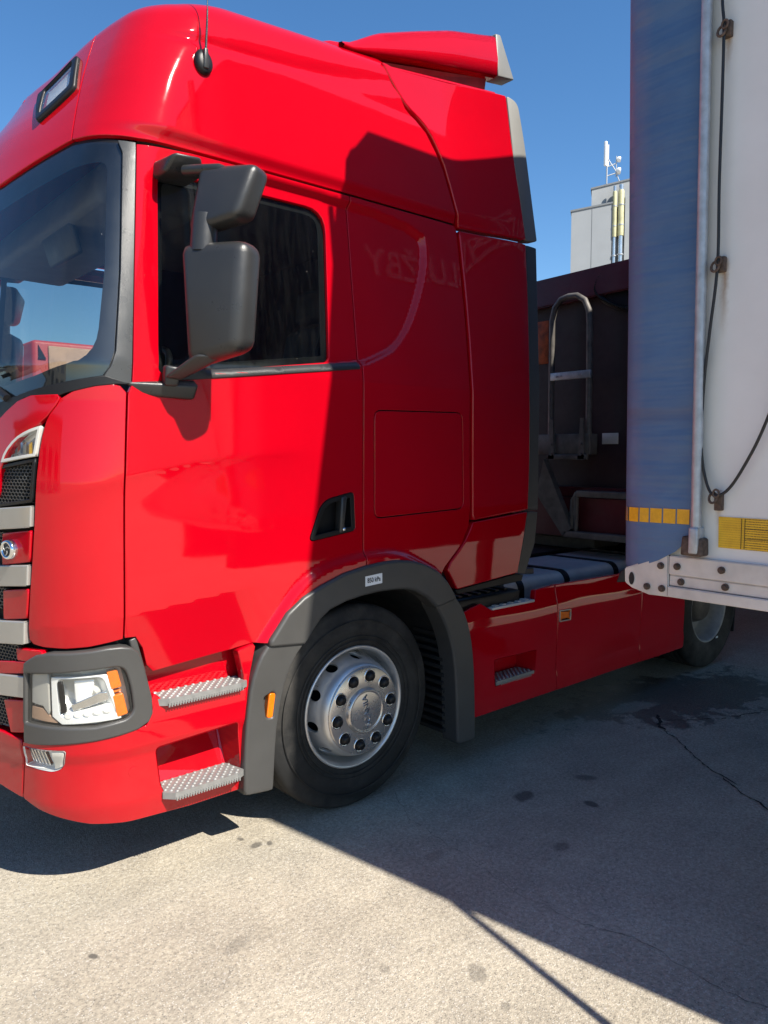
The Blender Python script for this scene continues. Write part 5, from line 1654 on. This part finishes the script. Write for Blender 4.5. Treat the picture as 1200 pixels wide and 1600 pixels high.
mb = MB(); bblock(mb, O1, 3.27, 3.75, .2, .6, 0, 21.4); mb.build('service_riser', M['coping'], bd)
mb = MB(); bblock(mb, O1, 4.25, 9, .35, .6, 0, 22.3); mb.build('bay', M['clad2'], bd)
def flue(a, r_, ztop, za, zb):
    q = O1 + d1 * a
    f = empty('chimney_flue', (q.x, q.y, 0), 'tall %s steel flue pipe with yellowed lagging on the factory wall' % ('thicker' if r_ > .2 else 'thinner'), 'chimney', 'flue pipes on the factory')
    mb = MB(); mb.tube([(q.x, q.y, 0), (q.x, q.y, ztop)], r_ * .75, 14); mb.build('pipe', M['flue'], f)
    mb = MB(); mb.tube([(q.x, q.y, za), (q.x, q.y, zb - .1), (q.x, q.y, zb)], [r_, r_, r_ * .8], 14); mb.build('lagging', M['flue_y'], f)
    for z in (zb - 1.2, za + .8, za - 1.5):
        mb = MB(); mb.tube([(q.x, q.y, z), (q.x, q.y, z + .08)], r_ * 1.1, 14); mb.build('clamp', M['galv'], f)
    return f
flue(3.42, .17, 22.95, 19.0, 22.55)
flue(3.92, .24, 23.05, 19.1, 22.65)
qa = O1 + d1 * 2.72 + d2 * .7
am = empty('antenna_mast', (qa.x, qa.y, 22.6), 'white radio antenna mast with small dishes on the factory roof', 'antenna')
mb = MB(); mb.tube([(qa.x, qa.y, 20.9), (qa.x, qa.y, 26.3)], .06, 8); mb.build('mast', M['galv'], am)
q = qa - d1 * .12 - d2 * .1
mb = MB(); mb.rb(q.x - .12, q.x + .12, q.y - .1, q.y + .1, 24.7, 26.6, .04); mb.build('panel_antenna', M['white_sticker'], am)
q = qa + d1 * .06
mb = MB(); mb.tube([(q.x + .05, q.y, 24.7), (q.x + .05, q.y, 26.4)], .05, 8); mb.build('whip', M['white_sticker'], am)
q2 = qa + d1 * .75
mb = MB()
for z0, z1 in ((24.65, 24.95), (23.95, 24.2)):
    mb.tube([(qa.x, qa.y, z0), (q2.x, q2.y, z1)], .045, 8)
mb.tube([(q2.x, q2.y, 25.5), (q2.x, q2.y, 23.9)], .04, 8); mb.tube([(q2.x, q2.y, 24.2), ((q2 + d1 * .45).x, (q2 + d1 * .45).y, 23.1)], .045, 8)
mb.tube([(qa.x, qa.y, 25.4), (q2.x, q2.y, 24.3)], .04, 8)
mb.build('strut', M['galv'], am)
for z, r_ in ((25.25, .22), (24.35, .27)):
    mb = MB(); mb.tube([q2 + Vector((0, 0, z)) + d1 * .0, q2 + Vector((0, 0, z)) + d1 * .12, q2 + Vector((0, 0, z)) + d1 * .30], [.06, r_, r_], 16); mb.build('dish', M['white_sticker'], am)

# things seen through the cab's far window and in its paintwork
nb = empty('box_trailer', (.85, 7.9, 0), 'red trailer box seen through the windscreen of the red truck', 'trailer')
mb = MB(); mb.rb(.86, 9.5, 7.9, 10.35, 1.15, 3.27, .05); mb.build('box', mat_simple('pale_red_panel', (.50, .05, .05), .5, var=.1, nscale=1), nb)
mb = MB(); mb.rb(1.06, 1.9, 7.87, 7.9, 2.6, 3.2, .01); mb.build('side_panel', mat_simple('sandy_panel', (.50, .30, .20), .6, var=.15), nb)
mb = MB(); mb.prism([(.93, 3.02), (1.03, 3.02), (.935, 3.20)], 7.88, 7.899, 'y'); mb.build('emblem', M['ink'], nb)
mb = MB()
for x in (2.0, 7.2, 8.5):
    tyre_mesh(mb, x, .5, 7.95, .3, .5, .28); mb.disc_y(x, 8.0, .5, .29)
mb.box(1.2, 9.3, 8.6, 8.8, .5, 1.16); mb.build('running_gear', M['rubber'], nb)
wt = empty('white_lorry', (-1.5, 13.5, 0), 'white lorry roof beyond the red trailer, seen through the windscreen', 'lorry')
mb = MB(); mb.rb(-1.6, 2.6, 13.4, 15.8, 1.0, 3.85, .08); mb.build('box', mat_simple('white_lorry_paint', (.72, .74, .72), .4, var=.05), wt)
mb = MB(); mb.rb(-3.6, -1.7, 13.5, 15.7, .6, 3.0, .15); mb.build('cab', mat_simple('pale_blue_paint', (.4, .5, .6), .4), wt)
mb = MB()
for x in (-2.7, 1.2):
    tyre_mesh(mb, x, .45, 13.5, .3, .45, .26); mb.disc_y(x, 13.55, .45, .27)
mb.build('wheels', M['rubber'], wt)

# wooded hill
def hill():
    rnd = random.Random(3)
    vs, fs = [], []
    n, m2 = 60, 6
    for i in range(n):
        a = R(-45 + 130 * i / (n - 1))           # bearing from +y
        for j in range(m2):
            d = 230 + j * 45
            hh = (math.sin(j / (m2 - 1) * math.pi / 2)) * (32 + 10 * math.sin(a * 3.1) + 5 * math.sin(a * 9 + 1) + rnd.uniform(-1.2, 1.2))
            vs.append((math.sin(a) * d, math.cos(a) * d, hh - .2))
    for i in range(n - 1):
        for j in range(m2 - 1):
            k = i * m2 + j
            fs.append((k, k + 1, k + m2 + 1, k + m2))
    mb = MB(); mb.add(vs, fs, True)
    o = mb.build('hill', mat_simple('wooded_hill', (.045, .07, .035), .9, var=.5, nscale=.05))
    tag(o, 'low wooded hill on the horizon', 'hill', kind='structure')
hill()
wh = empty('warehouse', (-34, -6, 0), 'pale warehouse across the yard, mirrored in the front of the red truck', 'building')
mb = MB(); mb.box(-42, -34, -12, 26, 0, 7.5); mb.build('wall', mat_simple('cream_render', (.50, .46, .38), .8, var=.06, nscale=.6), wh)
mb = MB(); mb.box(-42.3, -33.7, -12.3, 26.3, 7.5, 7.9); mb.build('roof', M['coping'], wh)
for y in range(-10, 26, 5):
    mb = MB(); mb.box(-34.05, -33.95, y, y + 3.2, 0, 4.2); mb.build('dock_door', mat_simple('dock_door_grey', (.25, .27, .3), .5, nscale=1), wh)
    mb = MB(); mb.box(-34.05, -33.96, y + .2, y + 2.8, 5.2, 6.5); mb.build('window', M['dash'], wh)
yt = empty('yellow_lorry', (-14, 6, 0), 'yellow lorry parked ahead of the red truck, mirrored in its nose', 'lorry')
mb = MB(); mb.rb(-19, -13.2, 5, 7.4, 1.1, 3.6, .08); mb.build('box', mat_simple('yellow_paint', (.62, .36, .03), .45), yt)
mb = MB(); mb.rb(-13.1, -11.2, 5.05, 7.35, .5, 3.0, .18, 3); mb.build('cab', M['plate_yellow'], yt)
mb = MB()
for x in (-12.2, -16.5, -17.8):
    tyre_mesh(mb, x, .5, 5.05, .3, .5, .28); mb.disc_y(x, 5.1, .5, .29)
mb.box(-18.8, -11.5, 5.8, 6.6, .5, 1.1); mb.build('running_gear', M['rubber'], yt)

for o in (nb, wt, wh, yt, bd, am) + tuple(c for c in COL.objects if c.name.startswith('chimney_flue')):
    o.location.z += GZ
for par in (tl, tp):
    for c in par.children:
        if c.name.startswith(('wheel', 'landing_leg')):
            c.location.z += GZ
